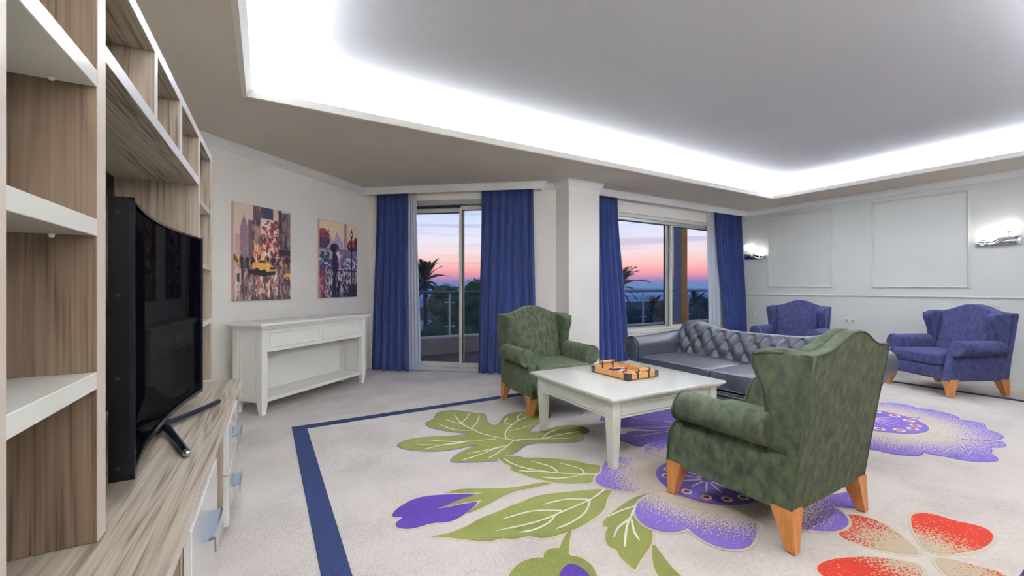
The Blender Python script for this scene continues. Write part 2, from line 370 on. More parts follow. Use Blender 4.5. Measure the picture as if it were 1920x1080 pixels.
box(bm, bx0, bx1, by1, by1+.04, ZC+.03, ZU+.05); box(bm, bx0, bx1, by0-.04, by0, ZC+.03, ZU+.05)
obj('ceiling_recess', bm, 'ceil_up', ceil)
bm = B()
sweep(bm, [(CX0, CY0), (CX0, CY1), (CX1, CY1), (CX1, CY0), (CX0, CY0)], [(0,ZC-.002), (.035,ZC+.046), (.02,ZC+.05), (-.03,ZC+.03), (-.03,ZC-.002)])
obj('cove_lip', bm, 'lip', ceil)
bm = B()
for p0, p1 in (((CX0, CY1+E_), (CX1, CY1+E_)), ((CX0, CY0-E_), (CX1, CY0-E_))): box(bm, p0[0], p1[0], p0[1]-.012, p0[1]+.012, ZC+.031, ZC+.055)
for x in (CX0-E_, CX1+E_): box(bm, x-.012, x+.012, CY0, CY1, ZC+.031, ZC+.055)
obj('light_channel', bm, 'alu', ceil)

def wall(name, p0, p1, m, th=.14, z0=0, z1=ZC, opening=None):
    """wall whose room face is p0-p1; the thickness goes to the left of the direction p0->p1"""
    p0, p1 = Vector(p0), Vector(p1); d = (p1-p0); ln = d.length; bm = B()
    parts = [(0, ln, z0, z1)]
    if opening:
        s0, s1, o0, o1 = opening; parts = [(0, s0, z0, z1), (s1, ln, z0, z1), (s0, s1, o1, z1)]
        if o0 > z0+.01: parts.append((s0, s1, z0, o0))
    for s0, s1, a, b in parts: box(bm, s0, s1, 0, th, a, b)
    o = obj(name, bm, m); o.location = (p0.x, p0.y, 0); o.rotation_euler = (0, 0, math.atan2(d.y, d.x)); return tag(o, kind='structure')
wall('wall_left', (XL, YB), (XL, a0.y), 'wall')
wall('wall_front_left', a0, a1, 'wall')
L1 = (a2-a1).length; s_off = (Q0+mq*WOFF-a1).dot(dq)             # s (along the pelmet line) -> distance along the wall
wall('wall_front', a1, a2, 'wall', opening=(.44+s_off, 2.06+s_off, .0, 2.45))
wall('wall_front_right', (KX1, W2Y), (XR, W2Y), 'wall', opening=(4.45-KX1, 7.35-KX1, .46, 2.36))
wall('wall_right', (XR, W2Y), (XR, YB), 'wall_grey')
wall('wall_back', (XR, YB), (XL, YB), 'wall')
bm = B(); poly_slab(bm, [(KX0, KY), (KX1, KY), (KX1, W2Y+.14), (KX0, a2.y+.1)], 0, ZC)
tag(obj('wall_pier', bm, 'wall'), kind='structure')

# crown moulding and pelmets
c0, c1, c2 = Vector((XL, YB)), a0, None
def CP(w=.062): # simple cove crown
    z = ZC; return [(0,z), (0,z-.085), (.010,z-.085), (.014,z-.072), (.030,z-.058), (.046,z-.030), (.052,z-.014), (w,z-.012), (w,z)]
pelA = isect(PA, dp, Q0+mq*.062, dq); pelB = Vector(Qp(2.50, .062)); pelC = Vector(Qp(2.50, WOFF))
bm = B(); sweep(bm, [a0, pelA], CP()); sweep(bm, [pelC, (a2.x, a2.y), (KX0, KY), (KX1, KY), (KX1, 4.60)], CP()); sweep(bm, [(XR, 4.61), (XR, YB), (XL, YB), (XL, a0.y)], CP())
tag(obj('trim_1', bm, 'trim', smooth=35), kind='structure')
def flat(p0, p1, th):   # pelmet board behind the moulding
    return
PP = [(0,ZC), (0,ZC-.09), (.008,ZC-.09), (.014,ZC-.074), (.030,ZC-.058), (.046,ZC-.030), (.054,ZC-.012), (.062,ZC-.010), (.062,ZC)]
PP = [(-.02,ZC), (-.02,ZC-.09)]+PP[1:]
bm = B(); sweep(bm, [pelA-dq*.02, pelB, pelC], PP); o = obj('trim_2', bm, 'trim', smooth=35); tag(o, kind='structure')
bm = B(); sweep(bm, [(KX1, 4.61), (XR, 4.61)], PP); o = obj('trim_3', bm, 'trim', smooth=35); tag(o, kind='structure')
# dado rail and picture frames moulding on the right wall
MP = lambda z: [(0,z), (0,z-.035), (.006,z-.035), (.014,z-.024), (.022,z-.018), (.014,z-.010), (.008,z)]
bm = B(); sweep(bm, [(XR, W2Y), (XR, YB)], MP(1.085)); tag(obj('trim_4', bm, 'moulding', smooth=35), kind='structure')
k = 5
for y0, y1, z0, z1 in ((4.225, 3.215, 1.195, 2.475), (2.71, 1.69, 1.185, 2.465), (1.18, .16, 1.185, 2.465)):
    root = thing('trim_%d' % k, None, None, (XR, (y0+y1)/2, (z0+z1)/2)); root['kind'] = 'structure'; k += 1
    w, h = (y0-y1)/2, (z1-z0)/2
    ring = [(0,0), (.010,0), (.016,.010), (.022,.014), (.016,.022), (.008,.030), (0,.030)]   # (out, inward)
    for a, b in (((-1,-1),(1,-1)), ((1,-1),(1,1)), ((1,1),(-1,1)), ((-1,1),(-1,-1))):
        bm = B(); v = []
        for c in (a, b): v.append([bm.verts.new((-u, c[0]*(w-i), c[1]*(h-i))) for u, i in ring])
        for j in range(len(ring)): q = (j+1)%len(ring); bm.faces.new((v[0][j], v[0][q], v[1][q], v[1][j]))
        bm.faces.new(v[0]); bm.faces.new(v[1][::-1]); obj('moulding', bm, 'moulding', root)

# ------------------------------------------------------------------ windows
def frame_piece(name, x0, x1, y0, y1, z0, z1, m, root): return obj(name, box(B(), x0, x1, y0, y1, z0, z1, .004, 1), m, root)
ang = math.atan2(dq.y, dq.x)
w1 = thing('window_1', None, None, (*Qp(1.25, .28), 0), ang); w1['kind'] = 'structure'
# local: x = s-1.25, y = away from the room
s0, s1, sm = .44-1.25, 2.06-1.25, 1.31-1.25; zt = 2.45
frame_piece('sill', s0, s1, -.06, .12, 0, .035, 'alu_light', w1)
frame_piece('head_track', s0, s1, -.06, .10, zt-.07, zt, 'alu', w1)
frame_piece('head_track', s0, sm, -.03, .06, zt-.10, zt-.082, 'gasket', w1)
frame_piece('jamb', s0, s0+.05, -.02, .10, .035, zt-.07, 'alu', w1); frame_piece('jamb', s1-.05, s1, -.02, .10, .035, zt-.07, 'alu', w1)
def sash(root, x0, x1, y, z0, z1, m, w=.05, wb=.075, meet=None):
    fr = obj('sash', box(B(), x0, x0+w, y, y+.035, z0, z1, .004, 1), m, root)
    obj('stile', box(B(), x1-w, x1, y, y+.035, z0, z1, .004, 1), m, fr)
    obj('bottom_rail', box(B(), x0+w, x1-w, y, y+.035, z0, z0+wb, .004, 1), m, fr)
    obj('top_rail', box(B(), x0+w, x1-w, y, y+.035, z1-wb*.8, z1, .004, 1), m, fr)
    g = B(); t = .006
    for a, b, c, d in ((x0+w, x0+w+t, z0+wb, z1-wb*.8), (x1-w-t, x1-w, z0+wb, z1-wb*.8), (x0+w, x1-w, z0+wb, z0+wb+t), (x0+w, x1-w, z1-wb*.8-t*2, z1-wb*.8)): box(g, a, b, y-.001, y+.03, c, d)
    obj('gasket', g, 'gasket', fr)
    obj('pane', box(B(), x0+w, x1-w, y+.014, y+.019, z0+wb, z1-wb*.8), 'pane', fr)
sash(w1, s0+.04, sm+.03, .055, .035, zt-.10, 'alu_light')
sash(w1, sm-.03, s1-.04, .01, .035, zt-.075, 'alu_light')
w2 = thing('window_2', None, None, (6.035, 4.83, 0), 0); w2['kind'] = 'structure'
a, b = 4.45-6.035, 7.35-6.035
frame_piece('sill', a, b, -.10, .10, .46, .50, 'alu_light', w2)
frame_piece('sill', a, b, -.02, .06, .50, .53, 'alu_light', w2)
frame_piece('head_track', a, b, -.06, .10, 2.30, 2.36, 'alu_light', w2)
frame_piece('head_track', a, b, -.035, .08, 2.255, 2.30, 'alu', w2)
frame_piece('jamb', a, a+.05, -.02, .08, .53, 2.30, 'alu', w2); frame_piece('jamb', b-.05, b, -.02, .08, .53, 2.30, 'alu', w2)
sash(w2, a+.04, .01, .045, .53, 2.29, 'alu', .14, .03)
sash(w2, -.045, b-.04, .0, .53, 2.265, 'alu_light', .05, .03)

# ------------------------------------------------------------------ curtains
def curtain(name, m, tl, tr, bl, br, z0, z1, folds, amp, th=.006, seed=1, top_amp=.5, puddle=0):
    """pleated cloth hanging from tl-tr (top) to bl-br (bottom), each a point in plan"""
    rnd = random.Random(seed); n = folds*10; rows = 14; ph = [rnd.uniform(-.5, .5) for _ in range(folds+1)]; am = [rnd.uniform(.65, 1.25) for _ in range(folds+1)]
    tl, tr, bl, br = map(Vector, (tl, tr, bl, br)); V = []; F = []
    d = (tr-tl).normalized(); nn = Vector((-d.y, d.x))
    for j in range(rows+1):
        t = j/rows; e = t*t*(3-2*t)
        for i in range(n+1):
            u = i/n; q = u*folds; k = min(int(q), folds-1); f = q-k
            phs = ph[k]*(1-f)+ph[k+1]*f; a_ = am[k]*(1-f)+am[k+1]*f
            p = (tl.lerp(tr, u)).lerp(bl.lerp(br, u), e)
            w = math.sin(2*math.pi*q+phs*(.3+1.2*t))*amp*a_*(top_amp+(1-top_amp)*min(1, t*2.2))
            w += math.sin(2*math.pi*q*2+1+phs*3)*amp*.16*a_
            sh = math.cos(2*math.pi*q+phs)*amp*.25*t
            p = p+nn*w+d*sh; z = z1+(z0-z1)*t + (math.sin(q*4.1+seed)*.006 if j == rows else 0)
            if puddle and t > .9: p = p-nn*puddle*(t-.9)*10*(.4+.6*math.sin(2*math.pi*q*.5+seed)**2)
            V.append((p.x, p.y, z, nn.x, nn.y))
    P = [(v[0]-v[3]*th/2, v[1]-v[4]*th/2, v[2]) for v in V]+[(v[0]+v[3]*th/2, v[1]+v[4]*th/2, v[2]) for v in V]
    K = len(V); w_ = n+1
    for j in range(rows):
        for i in range(n):
            a = j*w_+i; F.append((a, a+1, a+1+w_, a+w_)); F.append((K+a, K+a+w_, K+a+1+w_, K+a+1))
    for i in range(n): F.append((i, K+i, K+i+1, i+1)); b = rows*w_+i; F.append((b, b+1, K+b+1, K+b))
    for j in range(rows): a = j*w_; F.append((a, a+w_, K+a+w_, K+a)); b = a+n; F.append((b, K+b, K+b+w_, b+w_))
    cx, cy = P[0][0], P[0][1]
    P = [(x-cx, y-cy, z) for x, y, z in P]
    o = obj(name, (P, [], F), m, smooth=60); o.location = (cx, cy, 0); return o
# folds of neighbouring curtains stay clear of each other: blue cloth in front, voile behind
tag(curtain('curtain', 'curtain', Qp(.10,.125), Qp(.57,.125), Qp(.03,.11), Qp(.60,.10), .012, 2.60, 5, .036, seed=3, puddle=.03), 'long blue curtain hanging beside the picture wall, left of the balcony door', 'curtain')
tag(curtain('curtain', 'curtain', Qp(1.65,.125), Qp(2.375,.125), Qp(1.60,.11), Qp(2.41,.11), .012, 2.60, 7, .036, seed=5, puddle=.02), 'wide blue curtain right of the balcony door, behind the far green armchair', 'curtain')
tag(curtain('curtain', 'curtain', (4.03,4.685), (4.61,4.685), (4.04,4.66), (4.80,4.65), .012, 2.60, 6, .033, seed=8), 'blue curtain hanging against the white pier, left of the wider window', 'curtain')
tag(curtain('curtain', 'curtain', (7.04,4.685), (7.80,4.685), (7.28,4.65), (7.835,4.62), .012, 2.60, 8, .032, seed=11), 'blue curtain in the right corner beside the grey panelled wall', 'curtain')
tag(curtain('sheer_curtain', 'sheer', Qp(.50,.183), Qp(.675,.183), Qp(.45,.183), Qp(.74,.183), .012, 2.60, 5, .010, th=.003, seed=2), 'white sheer curtain bunched at the left edge of the balcony door', 'sheer curtain')
tag(curtain('sheer_curtain', 'sheer', (6.85,4.735), (7.5,4.735), (6.89,4.735), (7.62,4.735), .012, 2.60, 6, .008, th=.003, seed=4), 'white sheer curtain at the right edge of the wider window', 'sheer curtain')
# ------------------------------------------------------------------ TV wall unit (one continuous piece of furniture: counter cabinet and shelving)
UO = (-.307, 3.53, 0); UR = R(-1.2)
lowc = thing('media_cabinet', 'long low ash cabinet with white fronts and glassy handles under the television', 'cabinet', UO, UR)
def Y(y): return y-3.53
XB, XF, TOP = -.36, .174, .575
obj('counter_top', box(B(), XB, XF, Y(.55), Y(3.43), TOP-.036, TOP, .002, 1), 'wood_y', lowc)
obj('front_edge', box(B(), XF+.0005, XF+.0025, Y(.55), Y(3.43), TOP-.035, TOP-.001), 'wood_edge', lowc, label='pale edge strip of the counter top')
obj('plinth', box(B(), XB, XF-.03, Y(.57), Y(3.41), 0.003, .05), 'wood_y', lowc)
obj('bottom_board', box(B(), XB, XF-.012, Y(.57), Y(3.41), .05, .075), 'wood_y', lowc)
obj('back_board', box(B(), XB, XB+.015, Y(.57), Y(3.41), .075, TOP-.036), 'wood_shaded', lowc)
for y0, y1 in ((.57,.60), (.97,1.0), (1.405,1.435), (2.012,2.037), (2.395,2.42), (2.978,3.003), (3.40,3.43)):
    obj('side_panel', box(B(), XB+.015, XF-.012, Y(y0), Y(y1), .075, TOP-.036), 'wood_v', lowc)
for y0, y1 in ((1.0,1.405), (2.037,2.395), (3.003,3.40)):
    obj('shelf', box(B(), XB+.015, XF-.03, Y(y0), Y(y1), .285, .307), 'wood_y', lowc)
def handle(front, y, z, ln=.17):
    bm = B(); x = XF+.010
    prism(bm, [(x, z+.020), (x+.030, z+.026), (x+.036, z+.020), (x+.036, z-.022), (x+.031, z-.026), (x+.031, z+.017), (x, z+.012)], Y(y-ln/2), Y(y+ln/2), 'xz')
    obj('handle', bm, 'acrylic', front, label='glassy chrome tab handle')
d = obj('door', box(B(), XF-.012, XF+.008, Y(1.438), Y(2.008), .055, TOP-.042, .002, 1), 'white_gloss', lowc, label='glossy white door'); handle(d, 1.70, .40, .2)
d = obj('drawer', box(B(), XF-.012, XF+.010, Y(2.424), Y(2.976), .30, TOP-.042, .002, 1), 'white_gloss', lowc, label='glossy white upper drawer front'); handle(d, 2.72, .405)
d = obj('drawer', box(B(), XF-.012, XF+.010, Y(2.424), Y(2.976), .055, .296, .002, 1), 'white_gloss', lowc, label='glossy white lower drawer front'); handle(d, 2.72, .145)
d = obj('drawer', box(B(), XF-.012, XF+.010, Y(.602), Y(.968), .055, TOP-.042, .002, 1), 'white_gloss', lowc)

up = thing('wall_shelving', 'tall ash shelving with white shelves framing the television niche', 'shelving', (UO[0], UO[1], TOP+.001), UR)
def z_(z): return z-TOP-.001
ZT = 2.05
for y0, y1, nm in ((.945,1.001,'n'), (1.404,1.459,'n'), (2.956,3.008,'f'), (3.472,3.53,'f')):
    s = obj('upright', box(B(), XB, -.0012, Y(y0), Y(y1), 0, z_(ZT), .001, 1), 'wood_shaded' if nm == 'n' else 'wood_v', up)
    obj('edge_strip', box(B(), -.0010, .0010, Y(y0), Y(y1), 0, z_(ZT)), 'wood_edge', s, label='pale front edge')
for y0, y1 in ((1.967,2.006), (2.423,2.474)):
    s = obj('divider', box(B(), XB, -.0012, Y(y0), Y(y1), z_(1.821), z_(ZT)), 'wood_v', up)
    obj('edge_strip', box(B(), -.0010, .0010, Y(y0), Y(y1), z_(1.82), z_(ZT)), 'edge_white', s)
t = obj('top_board', box(B(), XB, -.0012, Y(.945), Y(3.53), z_(ZT)+.0005, z_(2.092), .001, 1), 'wood_y', up)
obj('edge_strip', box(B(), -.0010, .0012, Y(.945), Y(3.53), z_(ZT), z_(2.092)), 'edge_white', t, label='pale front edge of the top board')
t = obj('niche_beam', box(B(), XB, -.0012, Y(1.4595), Y(2.9555), z_(1.778), z_(1.820), .001, 1), 'wood_y', up)
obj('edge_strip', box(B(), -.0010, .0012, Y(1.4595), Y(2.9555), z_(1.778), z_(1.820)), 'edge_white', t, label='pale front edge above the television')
for y0, y1, z0, z1, nm in ((1.0015,1.4035,0,z_(ZT),'n'), (1.4595,2.9555,z_(1.821),z_(ZT),'f'), (3.0085,3.4715,0,z_(ZT),'f')):
    obj('back_panel', box(B(), XB, XB+.012, Y(y0), Y(y1), z0, z1), 'wood_shaded', up)
for zt_, pin in ((1.731,1), (1.367,1), (.992,0)):
    s = obj('shelf', box(B(), XB+.013, 0, Y(1.002), Y(1.4032), z_(zt_-.042), z_(zt_), .0015, 1), 'white_lacquer', up, label='white shelf')
    if pin:
        b_ = B(); lathe(b_, [(.004,0), (.006,-.002), (.006,-.006), (.004,-.009), (.002,-.010)], 12, (-.072, Y(1.380), z_(zt_-.0425))); obj('shelf_pin', b_, 'plastic', s, 60)
for zt_ in (1.715, 1.345, .990):
    obj('shelf', box(B(), XB+.013, 0, Y(3.0088), Y(3.4712), z_(zt_-.032), z_(zt_), .0015, 1), 'white_lacquer', up, label='white shelf')

# ------------------------------------------------------------------ television
tv = thing('television', 'curved black flat-screen television standing on the ash cabinet', 'television', (-.312, 2.215, TOP+.0015), R(-2.0))
# local: y along the screen (far = +), x towards the room
TW, Z0, Z1 = 1.19, .062, .885
def curve(u): return -.052*(1-u*u)      # concave towards the room: the middle lies back
def tvslab(x0, x1, y0, y1, z0, z1, n=28, bev=0, depthfn=None):
    bm = B(); rows = []
    for i in range(n+1):
        y = y0+(y1-y0)*i/n; u = 2*y/TW; c = curve(u); xb = x0 if depthfn is None else depthfn(u)
        rows.append([bm.verts.new((c+a, y, b)) for a, b in ((xb, z0), (x1, z0), (x1, z1), (xb, z1))])
    for a, b in zip(rows, rows[1:]):
        for k in range(4): bm.faces.new((a[k], a[(k+1)%4], b[(k+1)%4], b[k]))
    bm.faces.new(rows[0]); bm.faces.new(rows[-1][::-1]); return bm
h = TW/2
bd = obj('housing', tvslab(-.050, -.004, -h, h, Z0, Z1, depthfn=lambda u: -.050-.012*(1-u*u)), 'black', tv, 30)
bm = tvslab(-.004, .008, -h, h, Z0, Z0+.016); merge(bm, tvslab(-.004, .008, -h, h, Z1-.010, Z1)); merge(bm, tvslab(-.004, .008, -h, -h+.012, Z0, Z1, 1)); merge(bm, tvslab(-.004, .008, h-.012, h, Z0, Z1, 1))
obj('bezel', bm, 'bezel', tv, 30)
bm = B(); rows = []
for i in range(41):
    y = -h+.012+(TW-.024)*i/40; c = curve(2*y/TW)+.002; rows.append([bm.verts.new((c, y, Z0+.016)), bm.verts.new((c, y, Z1-.010)), bm.verts.new((c-.003, y, Z1-.010)), bm.verts.new((c-.003, y, Z0+.016))])
for a, b in zip(rows, rows[1:]):
    for k in range(4): bm.faces.new((a[k], a[(k+1)%4], b[(k+1)%4], b[k]))
bm.faces.new(rows[0]); bm.faces.new(rows[-1][::-1])
obj('screen', bm, 'display', tv, 40)
for zz in (.84, .60, .36, .10):
    b_ = B(); lathe(b_, [(.001,0), (.0055,.0)], 10, (0,0,0)); b_.free(); b_ = B()
    tube(b_, [(curve(1)-.030, -h-.0004, zz), (curve(1)-.030, -h-.0012, zz)], .0055, 10); obj('screw_cap', b_, 'gasket', bd)
st = B()
tube(st, catmull([(-.075, .11, .030), (-.045, .07, .024), (.0, -.05, .019), (.075, -.265, .0145)], 6), [.016]*4+[.0155]*6+[.014]*9, 8)
tube(st, catmull([(-.080, .10, .034), (-.062, .135, .030), (-.035, .20, .024), (.030, .37, .017), (.085, .525, .013)], 6), .0125, 8)
box(st, -.100, -.055, .02, .16, .018, .13, .006, 2)
sd = obj('stand', st, 'stand', tv, 50)
b_ = B(); lathe(b_, [(.011,-.010), (.013,-.004), (.013,.004), (.009,.009)], 14, (.078, -.272, .0145)); obj('foot_cap', b_, 'chrome', sd, 50, label='chrome end cap')

# ------------------------------------------------------------------ wall paintings (flat printed canvases)
def vcol_mat(name, rough=.6):
    m = bpy.data.materials.new(name); m.use_nodes = True; N, L, b = nodes(m); a = N.new('ShaderNodeVertexColor'); a.layer_name = 'paint'
    L.new(a.outputs[0], b.inputs['Base Color']); b.inputs['Roughness'].default_value = rough; return m
M['print'] = vcol_mat('printed_canvas')
def lin(c):
    c = np.clip(np.array(c, float)/255, 0, 1); return np.where(c <= .04045, c/12.92, ((c+.055)/1.055)**2.4)
class Paint:
    def __init__(s, w, h, seed): s.w, s.h = w, h; s.a = np.zeros((h, w, 3)); s.r = np.random.RandomState(seed); s.yy, s.xx = np.mgrid[0:h, 0:w]; s.u = s.xx/w; s.v = s.yy/h      # v from the top
    def grad(s, c0, c1, v0=0, v1=1):
        t = np.clip((s.v-v0)/(v1-v0), 0, 1)[..., None]; k = (s.v >= v0) & (s.v <= v1); s.a[k] = ((1-t)*np.array(c0)+t*np.array(c1))[k]
    def put(s, k, c, j=14, al=1.0):
        n = s.r.normal(0, j, (s.h, s.w, 1)); col = np.array(c)+n; s.a[k] = s.a[k]*(1-al)+col[k]*al
    def rect(s, u0, v0, u1, v1, c, j=14, al=1.0): s.put((s.u >= u0) & (s.u <= u1) & (s.v >= v0) & (s.v <= v1), c, j, al)
    def ell(s, u, v, ru, rv, c, j=14, al=1.0): s.put(((s.u-u)/ru)**2+((s.v-v)/rv)**2 <= 1, c, j, al)
    def poly(s, pts, c, j=14, al=1.0):
        k = np.zeros((s.h, s.w), bool); n = len(pts)
        for i in range(n):
            (x0, y0), (x1, y1) = pts[i], pts[(i+1)%n]
            if y0 == y1: continue
            cr = ((s.v > min(y0, y1)) & (s.v <= max(y0, y1))) & (s.u < (x1-x0)*(s.v-y0)/(y1-y0)+x0); k ^= cr
        s.put(k, c, j, al)
    def dabs(s, n, u0, v0, u1, v1, su, sv, cols, al=.8, j=10):
        for _ in range(n):
            u = s.r.uniform(u0, u1); v = s.r.uniform(v0, v1); c = cols[s.r.randint(len(cols))]; k = s.r.uniform(.5, 1.5)
            s.rect(u-su*k, v-sv*k, u+su*k, v+sv*k, c, j, al)
    def blur(s):
        a = s.a; s.a = (a*4+np.roll(a,1,0)+np.roll(a,-1,0)+np.roll(a,1,1)+np.roll(a,-1,1))/8
def canvas(root, P, w, h, th):
    """canvas board with its face on local -y, x to the right, z up"""
    obj('canvas', box(B(), 0, w, .001, th, 0, h), mat('canvas_edge', (206,176,160), .8), root)
    nx, ny = P.w, P.h; vs = [(w*i/nx, 0, h*(1-j/ny)) for j in range(ny+1) for i in range(nx+1)]
    fs = [(j*(nx+1)+i, (j+1)*(nx+1)+i, (j+1)*(nx+1)+i+1, j*(nx+1)+i+1) for j in range(ny) for i in range(nx)]
    me = bpy.data.meshes.new('print'); me.from_pydata(vs, [], fs); me.update()
    ca = me.color_attributes.new('paint', 'FLOAT_COLOR', 'CORNER'); c = lin(P.a.reshape(-1, 3)); c = np.c_[c, np.ones(len(c))]; ca.data.foreach_set('color', np.repeat(c, 4, axis=0).ravel())
    me.materials.append(M['print']); o = bpy.data.objects.new('print', me); C.objects.link(o); o.parent = root; return o
P = Paint(108, 150, 4)
P.grad((226,206,190), (214,180,172), 0, .6); P.grad((120,92,92), (88,66,72), .6, 1)
P.rect(.02,.32,.10,.58,(196,160,158)); P.poly([(.10,.60),(.10,.24),(.13,.17),(.155,.12),(.16,.06),(.165,.12),(.19,.17),(.22,.24),(.22,.60)], (146,120,130)); P.rect(.23,.16,.32,.60,(112,92,100))
P.rect(.31,.0,.50,.30,(96,78,84)); P.rect(.34,.20,.46,.58,(170,132,118)); P.rect(.50,.0,.66,.14,(52,54,76)); P.rect(.66,.02,.76,.16,(220,200,170)); P.rect(.76,.02,1,.58,(98,78,88)); P.rect(.76,.0,.82,.5,(60,46,58))
P.dabs(90,.31,.0,.52,.55,.010,.035,[(60,46,54),(150,120,120),(196,160,140),(84,64,74)],.7)
P.dabs(70,.76,.02,1,.45,.014,.03,[(50,38,48),(120,98,104),(150,124,126)],.7)
P.rect(.44,.12,.76,.28,(226,206,198)); P.dabs(60,.46,.14,.75,.27,.022,.014,[(40,28,44),(150,50,54),(246,236,226),(110,80,92)],.85)
P.rect(.48,.29,.76,.56,(196,150,142)); P.rect(.50,.31,.60,.56,(226,212,204)); P.dabs(120,.48,.30,.77,.57,.014,.018,[(150,32,46),(232,190,170),(60,30,44),(240,226,214),(196,60,54)],.85)
P.dabs(60,.32,.42,.50,.58,.010,.03,[(246,210,170),(232,150,96),(140,60,50),(252,236,214)],.8)
P.rect(.76,.44,1,.50,(38,26,38)); P.dabs(40,.78,.5,1,.6,.02,.01,[(150,40,60),(60,40,56),(200,150,140)],.8)
P.dabs(110,.0,.55,1,.64,.010,.028,[(26,18,28),(232,170,70),(60,36,44),(120,60,44),(22,14,26)],.9)
P.rect(0,.63,1,.66,(66,46,54),16,.7)
P.dabs(520,0,.64,1,1,.010,.030,[(62,44,54),(160,128,130),(206,176,168),(40,28,40),(132,102,106),(226,200,184)],.6)
P.dabs(120,.35,.70,.75,.95,.012,.022,[(236,206,176),(206,120,92),(120,40,50),(246,230,206)],.65)
P.dabs(30,.0,.66,.10,.95,.012,.06,[(240,226,210),(200,170,160)],.7)
P.rect(.05,.72,.09,.80,(40,24,30)); 
P.ell(.47,.700,.24,.035,(24,16,24)); P.poly([(.28,.645),(.31,.600),(.36,.590),(.40,.565),(.52,.560),(.58,.595),(.66,.625),(.72,.655),(.71,.675),(.56,.690),(.45,.675),(.33,.665)], (232,174,92)); P.poly([(.38,.592),(.42,.572),(.51,.570),(.54,.598)], (70,50,60)); P.rect(.43,.545,.49,.562,(250,220,150)); P.ell(.37,.672,.030,.022,(22,16,22)); P.ell(.50,.685,.030,.022,(22,16,22)); P.rect(.60,.640,.70,.660,(60,40,40),8)
P.poly([(.86,.72),(.90,.70),(1,.695),(1,.77),(.87,.76)], (232,174,92)); P.ell(.93,.765,.035,.025,(30,20,26)); P.ell(.93,.765,.016,.012,(220,210,210))
for u in (.12,.215): P.rect(u,.57,u+.025,.67,(20,14,24)); P.rect(u-.01,.56,u+.035,.575,(20,14,24)); P.rect(u,.68,u+.02,.78,(34,22,32),10,.8)
P.blur()
def on_picture_wall(s, off): p = PA+dp*s-nw*off; return (p.x, p.y)
angp = math.atan2(dp.y, dp.x)
x, y = on_picture_wall(.335, .030); pt = thing('painting', 'canvas painting of a rainy city street with a yellow taxi', 'painting', (x, y, 1.062), angp)
canvas(pt, P, .69, .985, .029)
P = Paint(104, 150, 9)
P.grad((238,216,176), (232,206,184), 0, .36); P.grad((190,176,200), (150,140,176), .36, .62); P.grad((196,186,206), (120,104,140), .62, 1)
P.dabs(60,0,0,1,.25,.05,.012,[(244,226,190),(226,196,168),(236,210,180)],.5)
P.rect(.62,.02,.70,.36,(168,150,170)); P.rect(.64,-.01,.68,.03,(150,134,160)); P.poly([(.18,.36),(.28,.20),(.36,.26),(.42,.12),(.50,.20),(.58,.24),(.60,.36)], (178,162,190)); P.poly([(.70,.36),(.76,.24),(.84,.30),(.84,.36)], (186,170,190))
P.ell(.08,.24,.17,.13,(74,50,86)); P.dabs(50,.0,.12,.24,.22,.014,.012,[(150,50,56),(110,50,80),(196,90,70)],.8); P.ell(.84,.30,.13,.08,(60,26,52)); P.ell(.98,.30,.10,.13,(76,30,52)); P.dabs(40,.72,.22,1,.32,.016,.012,[(186,54,52),(230,120,90),(90,30,60)],.8)
P.rect(0,.36,1,.38,(120,110,146)); P.ell(.76,.52,.24,.12,(110,98,134)); P.ell(.76,.55,.17,.09,(206,200,226)); P.rect(.5,.38,1,.42,(128,114,146))
P.dabs(60,.0,.40,.22,.52,.02,.014,[(60,66,70),(40,44,60),(120,120,150)],.8)
P.rect(0,.50,.30,.62,(60,54,96),18,.8); P.dabs(60,.0,.50,.45,.64,.02,.012,[(206,206,230),(70,70,130),(36,30,60)],.8)
P.dabs(120,.55,.50,1,.63,.018,.010,[(226,220,236),(50,44,80),(120,110,150)],.85); P.rect(0,.630,1,.650,(36,28,60),10,.85)
P.dabs(560,0,.65,1,1,.014,.020,[(30,26,56),(226,214,220),(80,70,110),(200,180,190),(22,18,40),(160,140,160)],.75)
P.dabs(60,0,.66,.12,1,.02,.03,[(150,60,76),(196,140,150),(70,40,70)],.7)
P.dabs(90,.72,.82,1,1,.03,.014,[(22,20,38),(50,44,70)],.85)
P.ell(.37,.345,.115,.060,(52,34,56)); P.poly([(.38,.29),(.48,.34),(.47,.38),(.40,.38)], (120,36,52)); P.poly([(.44,.37),(.50,.42),(.49,.48),(.43,.42)], (236,226,232)); P.ell(.35,.395,.035,.030,(30,22,36))
P.poly([(.31,.43),(.38,.41),(.44,.45),(.47,.56),(.46,.64),(.40,.70),(.38,.80),(.33,.80),(.33,.66),(.30,.62),(.31,.52)], (28,30,60)); P.poly([(.44,.48),(.49,.56),(.48,.60),(.44,.56)], (176,36,56))
P.poly([(.32,.76),(.42,.76),(.40,1),(.30,1)], (24,20,44),8,.9); P.poly([(.45,.78),(.53,.78),(.50,1),(.42,1)], (28,24,50),8,.9)
P.rect(.825,.14,.85,.80,(24,16,30)); P.poly([(.80,.13),(.838,.05),(.876,.13),(.862,.175),(.812,.175)], (30,20,34)); P.ell(.838,.13,.018,.02,(252,240,220))
P.blur()
x, y = on_picture_wall(1.470, .030); pt = thing('painting', 'canvas painting of a figure under an umbrella in a wet park', 'painting', (x, y, 1.066), angp)
canvas(pt, P, .70, .985, .029)

# ------------------------------------------------------------------ console table under the pictures
cw, cdp, ch = 1.47, .37, .86
fl = Vector((-.016, 4.524)); ct = thing('console_table', 'cream console table with panelled apron and low shelf below the paintings', 'console table', (fl.x, fl.y, .003), angp+R(-.5))
